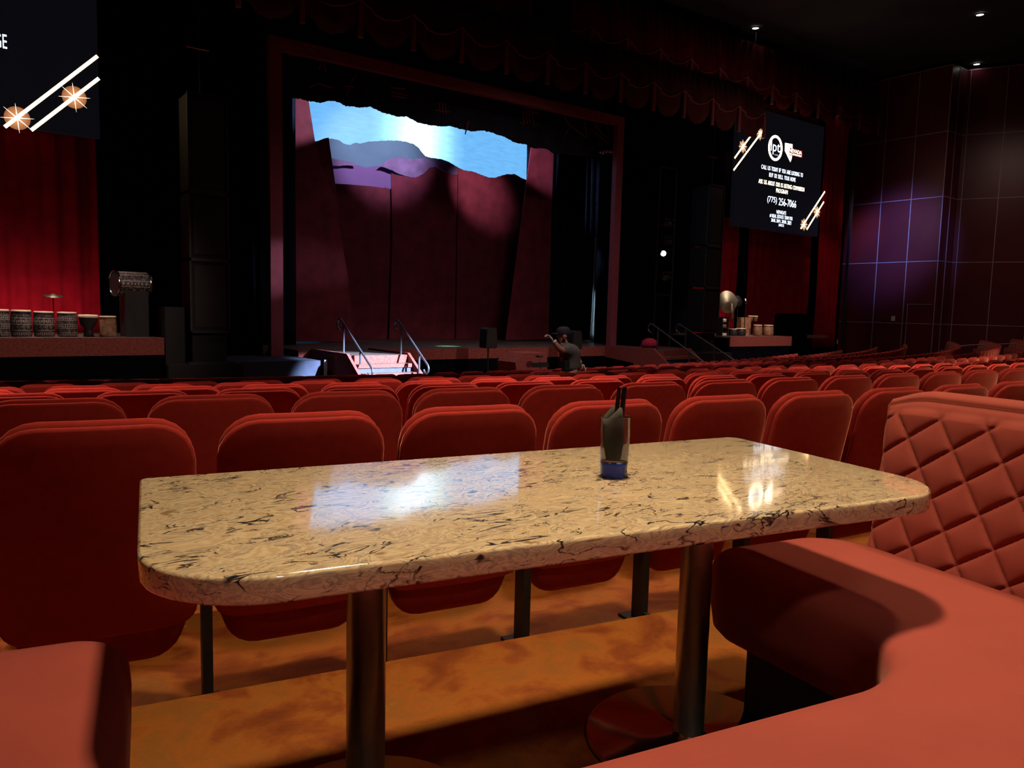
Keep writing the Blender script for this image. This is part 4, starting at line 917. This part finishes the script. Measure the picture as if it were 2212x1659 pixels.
fn = [(i*7+j, (i+1)*7+j, (i+1)*7+j+1, i*7+j+1) for i in range(10) for j in range(6)]
m.add(nvv, fn, True)
nk = m.build('folded_napkin', 'napkin', label='dark grey folded napkin tucked inside the tumbler', cat='napkin')
md = nk.modifiers.new('s', 'SOLIDIFY'); md.thickness = .0012
for k, (dx, dy, tx) in enumerate(((-.002, .003, .013), (.004, .0055, .0145), (.0125, -.001, .026), (.0185, .001, .0275), (.0145, .0065, .028), (.0205, .008, .030))):
    b0 = G+BR*(dx-.006)+BF*dy*.5+Vector((0, 0, .045)); b1 = G+BR*tx+BF*(dy+.006)+Vector((0, 0, .207-.003*(k % 3)))
    pos = ['leftmost, apart from the bundle', 'second from the left', 'third from the left', 'fourth from the left', 'fifth from the left', 'rightmost of the bundle'][k]
    MB().tube([b0, b1], .0044, 10).build('drinking_straw', 'straw', label='black drinking straw in the tumbler, '+pos, cat='straw', group='black straws in the tumbler')

# curved bench
t = thing('curved_booth_bench', W(.7, .6, 0), 'curved red booth bench with a quilted backrest around the stone table', 'booth bench')
ou = rounded([(1.395, 1.70, .13), (1.44, .94, .27), (-.045, .94, .22), (-.045, 1.70, .11), (-.56, 1.70, .11), (-.56, .02, 1.05), (1.945, .02, 1.10), (1.94, 1.70, .17)], 22)
ou = resample(ou, .05); no_ = offs(ou)
slab(MB(), ou, no_, [(.03, .235), (.006, .26), (-.004, .32), (-.006, .39), (-.003, .430), (.005, .447), (.018, .457), (.045, .463), (.085, .466)]).build('seat_cushion', 'bench_red', t)
ou2 = resample(rounded([(1.50, 1.59, .02), (1.55, .83, .2), (-.15, .83, .2), (-.15, 1.59, .02), (-.45, 1.59, .02), (-.45, .13, .95), (1.83, .13, .99), (1.83, 1.59, .02)], 12), .08)
slab(MB(), ou2, offs(ou2), [(0, .0), (0, .24)]).build('plinth', 'black_box', t)
# backrest path: right wing end -> round behind -> left wing end
def path():
    P_ = []
    A = [(1.94, 1.60), (1.94, 1.12)]
    n = 9
    for i in range(n+1): P_.append(Vector((1.94, 1.60+(1.12-1.60)*i/n)))
    for i in range(1, 31): q = i/30*PI/2; P_.append(Vector((.84+1.10*math.cos(q), 1.12-1.10*math.sin(q))))
    for i in range(1, 6): P_.append(Vector((.84+(.49-.84)*i/5, .02)))
    for i in range(1, 31): q = i/30*PI/2; P_.append(Vector((.49-1.05*math.sin(q), 1.07-1.05*math.cos(q))))
    for i in range(1, 10): P_.append(Vector((-.56, 1.07+(1.60-1.07)*i/9)))
    return P_
PT = path(); Ls = [0]
for i in range(1, len(PT)): Ls.append(Ls[-1]+(PT[i]-PT[i-1]).length)
TOT = Ls[-1]
def pat(s_):
    s_ = max(0, min(TOT, s_))
    i = 0
    lo_, hi_ = 0, len(Ls)-1
    while hi_-lo_ > 1:
        mi = (lo_+hi_)//2
        if Ls[mi] <= s_: lo_ = mi
        else: hi_ = mi
    k = (s_-Ls[lo_])/(Ls[hi_]-Ls[lo_]); p = PT[lo_].lerp(PT[hi_], k); tn = (PT[hi_]-PT[lo_]).normalized()
    return p, Vector((-tn.y, tn.x))                                  # outward normal (path runs clockwise)
prof = []
for i in range(97): k = i/96; prof.append((.0+.085*k, .40+.455*k))
prof += [(.088, .868), (.093, .878), (.098, .890), (.108, .895), (.104, .901), (.112, .912), (.130, .922), (.150, .922), (.166, .912), (.176, .895), (.178, .86), (.175, .6), (.165, .3), (.165, .06), (.02, .06), (.01, .3)]
D1 = Vector((-.0537, -.077)); D2 = Vector((-.0865, .0665)); P0 = Vector((1.509, .783)); det = D1.x*D2.y-D1.y*D2.x; sp1 = D1.length; sp2 = D2.length
def quilt(u, z):
    q = Vector((u, z))-P0; i_ = (q.x*D2.y-q.y*D2.x)/det; j_ = (D1.x*q.y-D1.y*q.x)/det
    fi = abs(i_-round(i_))*sp1; fj = abs(j_-round(j_))*sp2; d = min(fi, fj)
    return .0085*(1-math.exp(-d/.006))+.007*math.sin(PI*fi/sp1)*math.sin(PI*fj/sp2)
m = MB(); SS = [i*.0042 for i in range(300)]; SS += [SS[-1]+(TOT-SS[-1]-.08)*i/150 for i in range(1, 151)]; SS += [TOT-.08+.08*i/20 for i in range(1, 21)]; ns = len(SS)-1; vs = []; np_ = len(prof)
EXT = .09
for i in range(ns+1):
    s_ = SS[i]
    if i == 0 or True:
        p, nn = pat(s_)
    e = min(s_, TOT-s_); k = 0
    if e < .055: k = 1-math.sqrt(max(0, 1-((.055-e)/.055)**2))
    u = 1.60-s_
    for j, (o_, z) in enumerate(prof):
        oo = o_ + (.088-o_)*k*.98; zz = z - (max(0, z-.80)*.45+0)*k*1.0 if z > .80 else z
        if e < .14 and z > .80: kk = (.14-e)/.14; zz = min(zz, z-(z-.80)*.30*kk*kk)
        if .42 < z < .872 and j < 101:
            fade = min(1, (z-.42)/.02, (.872-z)/.015)*(1-k); oo -= quilt(u, z)*max(0, fade)
        vs.append(W(p.x+nn.x*oo, p.y+nn.y*oo, zz))
fs = [(i*np_+j, (i+1)*np_+j, (i+1)*np_+(j+1) % np_, i*np_+(j+1) % np_) for i in range(ns) for j in range(np_)]
m.add(vs, fs, True)
m.add([vs[j] for j in range(np_)], [tuple(range(np_))]); m.add([vs[ns*np_+j] for j in range(np_)], [tuple(range(np_))])
m.build('quilted_backrest', 'bench_red', t)

# ================================================================== the man in the aisle
MD = 10.9
mp0 = atd(1231, 830, MD); mbase = Vector((mp0.x, mp0.y, zf(41.6)))
man = thing('person', mbase, 'person in a dark cap and grey t-shirt leaning forward with one gloved hand raised', 'person')
fwd = -r0                                                          # he faces to the left of the picture
dep = Vector((math.sin(HEAD), math.cos(HEAD), 0))
def MP(px, py, dd=0.0):                                              # a point of his body, dd metres farther away
    return atd(px, py, MD+dd)
def skin_obj(name, nodes, edges, m_, parent, sub=2, root=0):
    me = bpy.data.meshes.new(name); base = wloc(parent)
    me.from_pydata([tuple(n_[0]-base) for n_ in nodes], edges, []); me.materials.append(M[m_])
    o = bpy.data.objects.new(name, me); C.objects.link(o); o.parent = parent
    md = o.modifiers.new('skin', 'SKIN'); md.use_smooth_shade = True
    for i, n_ in enumerate(nodes):
        sv = me.skin_vertices[0].data[i]; r_ = n_[1]; sv.radius = r_ if isinstance(r_, tuple) else (r_, r_); sv.use_root = (i == root)
    o.modifiers.new('sub', 'SUBSURF').levels = sub; o.modifiers['sub'].render_levels = sub
    return o
zfl = zf(41.6)
def down(px, py, dd, z): p = MP(px, py, dd); return Vector((p.x, p.y, z))
hipc = MP(1232, 815, 0)
nodes = [
 (hipc, (.12, .09)), (MP(1233, 795), (.11, .08)), (MP(1232, 775), (.12, .085)), (MP(1229, 758), (.12, .085)), (MP(1222, 746), .055), (MP(1217, 738), .052),   # 0-5 pelvis to neck
 (MP(1214, 728), (.078, .088)), (MP(1216, 716), (.076, .095)),                                                   # 6,7 head
 (MP(1222, 756, -.17), .062), (MP(1213, 759, -.24), .052), (MP(1204, 748, -.26), .042), (MP(1196, 737, -.27), .030),           # 8-11 near arm, raised
 (MP(1237, 756, .15), .06), (MP(1245, 769, .20), .05), (MP(1250, 778, .19), .038), (MP(1256, 787, .17), .028),                # 12-15 far arm hanging back
 (hipc+dep*-.1+Vector((0, 0, -.1)), .10), (Vector((hipc.x, hipc.y, 0))+dep*-.1+fwd*.12+Vector((0, 0, zfl+.47)), .065), (Vector((hipc.x, hipc.y, 0))+dep*-.1+fwd*.06+Vector((0, 0, zfl+.07)), .045), (Vector((hipc.x, hipc.y, 0))+dep*-.1+fwd*.25+Vector((0, 0, zfl+.045)), .04),
 (hipc+dep*.1+Vector((0, 0, -.1)), .10), (Vector((hipc.x, hipc.y, 0))+dep*.1-fwd*.10+Vector((0, 0, zfl+.47)), .065), (Vector((hipc.x, hipc.y, 0))+dep*.1-fwd*.25+Vector((0, 0, zfl+.08)), .045), (Vector((hipc.x, hipc.y, 0))+dep*.1-fwd*.07+Vector((0, 0, zfl+.045)), .04)]
edges = [(0, 1), (1, 2), (2, 3), (3, 4), (4, 5), (5, 6), (6, 7), (3, 8), (8, 9), (9, 10), (10, 11), (3, 12), (12, 13), (13, 14), (14, 15), (0, 16), (16, 17), (17, 18), (18, 19), (0, 20), (20, 21), (21, 22), (22, 23)]
body = skin_obj('body', nodes, edges, 'skin', man)
# face details
fc = MP(1214, 728)
m = MB(); m.tube([MP(1207.5, 722), MP(1205.2, 728), MP(1207.5, 730)], [.010, .018, .012], 8); m.build('nose', 'skin', body)
m = MB(); m.lathe(MP(1209.5, 723, -.045), [(0, -.012), (.010, -.006), (.012, .0), (0, .010)], 10, fwd-dep*.5); m.build('eye', 'cap', body)
m = MB(); m.lathe(MP(1220, 727, -.088), [(0, -.01), (.026, .0), (.030, .006), (.018, .012), (0, .014)], 14, -dep); m.build('ear', 'skin', body)
skin_obj('beard', [(MP(1209, 736), .030), (MP(1212, 739), .045), (MP(1217, 737, -.03), .035), (MP(1220, 731, -.04), .03)], [(0, 1), (1, 2), (2, 3)], 'beard', man, 2)
# cap
cp = MP(1217, 719); cup = (Vector((0, 0, 1))+fwd*.10).normalized()
cc = t_cap = MB().lathe(cp, [(.098, -.018), (.102, .0), (.099, .035), (.086, .066), (.05, .086), (0, .091)], 24, cup).build('cap', 'cap', man)
m = MB(); br = []; 
for i in range(9):
    a = -PI/2.9+2*PI/2.9*i/8; q = math.cos(a)
    br.append((cp+fwd*(.095*math.cos(a))+dep*(.085*math.sin(a)), cp+fwd*(.095*math.cos(a)+.085*q**.6)+dep*(.078*math.sin(a))-Vector((0, 0, .014))))
vs = [p for ab in br for p in ab]; m.add(vs, [(2*i, 2*i+1, 2*i+3, 2*i+2) for i in range(8)], True)
b_ = m.build('brim', 'cap', cc); b_.modifiers.new('s', 'SOLIDIFY').thickness = .008
# t-shirt
skin_obj('t_shirt', [(MP(1234, 806), (.165, .135)), (MP(1233, 790), (.158, .128)), (MP(1232, 772), (.168, .135)), (MP(1228, 757), (.168, .135)), (MP(1221, 746), (.075, .07)),
    (MP(1221, 756, -.18), .080), (MP(1214, 759, -.235), .070), (MP(1238, 757, .16), .078), (MP(1244, 771, .20), .068)],
    [(0, 1), (1, 2), (2, 3), (3, 4), (3, 5), (5, 6), (3, 7), (7, 8)], 'grey_shirt', man)
hp = Vector((hipc.x, hipc.y, 0))
skin_obj('trousers', [(hipc+Vector((0, 0, .04)), (.168, .135)), (hipc+dep*-.1+Vector((0, 0, -.1)), .115), (hp+dep*-.1+fwd*.12+Vector((0, 0, zfl+.47)), .085), (hp+dep*-.1+fwd*.06+Vector((0, 0, zfl+.12)), .075),
    (hipc+dep*.1+Vector((0, 0, -.1)), .115), (hp+dep*.1-fwd*.10+Vector((0, 0, zfl+.47)), .085), (hp+dep*.1-fwd*.24+Vector((0, 0, zfl+.13)), .075)],
    [(0, 1), (1, 2), (2, 3), (0, 4), (4, 5), (5, 6)], 'dark_trousers', man)
# hands: palm and five fingers each
def hand(name, wrist, dirv, palmn, lb, curl):
    d = dirv.normalized(); n_ = palmn.normalized(); s_ = d.cross(n_).normalized()
    nodes = [(wrist, (.024, .019)), (wrist+d*.045, (.036, .019)), (wrist+d*.085, (.040, .018))]; ed = [(0, 1), (1, 2)]
    for k, (off, ln) in enumerate(((-.030, .062), (-.010, .075), (.010, .070), (.029, .055))):
        base = wrist+d*.095+s_*off; i0 = len(nodes)
        c1 = curl*(1+.12*k)
        p1 = base+(d*math.cos(c1*.5)+n_*math.sin(c1*.5))*ln*.45; p2 = p1+(d*math.cos(c1*1.3)+n_*math.sin(c1*1.3))*ln*.35; p3 = p2+(d*math.cos(c1*1.9)+n_*math.sin(c1*1.9))*ln*.3
        nodes += [(base, .0100), (p1, .0092), (p2, .0085), (p3, .0075)]; ed += [(2, i0), (i0, i0+1), (i0+1, i0+2), (i0+2, i0+3)]
    i0 = len(nodes); tb = wrist+d*.035-s_*.032
    nodes += [(tb, .013), (tb+d*.030-s_*.022+n_*.012, .011), (tb+d*.055-s_*.020+n_*.030, .0095)]; ed += [(1, i0), (i0, i0+1), (i0+1, i0+2)]
    return skin_obj(name, nodes, ed, 'glove', man, 1)
wr1 = MP(1195, 736, -.27); hand('gloved_hand', wr1, MP(1184, 724, -.28)-wr1, (Vector((0, 0, -1))+fwd*.5-dep*.2), '', .75)
wr2 = MP(1256, 787, .17); hand('gloved_hand', wr2, MP(1264, 801, .13)-wr2, (fwd-dep*.4), '', .5)
MB().tube([MP(1198.5, 740, -.27), MP(1195.5, 736, -.27)], .036, 14).build('wristwatch', 'white', man)
MB().box(MP(1222, 792, -.20), (.09, .06, .16)).build('belt_pouch', 'dark_trousers', man)
MB().box(MP(1214, 776, -.17), (.03, .02, .06)).build('lanyard_badge', 'white', man)
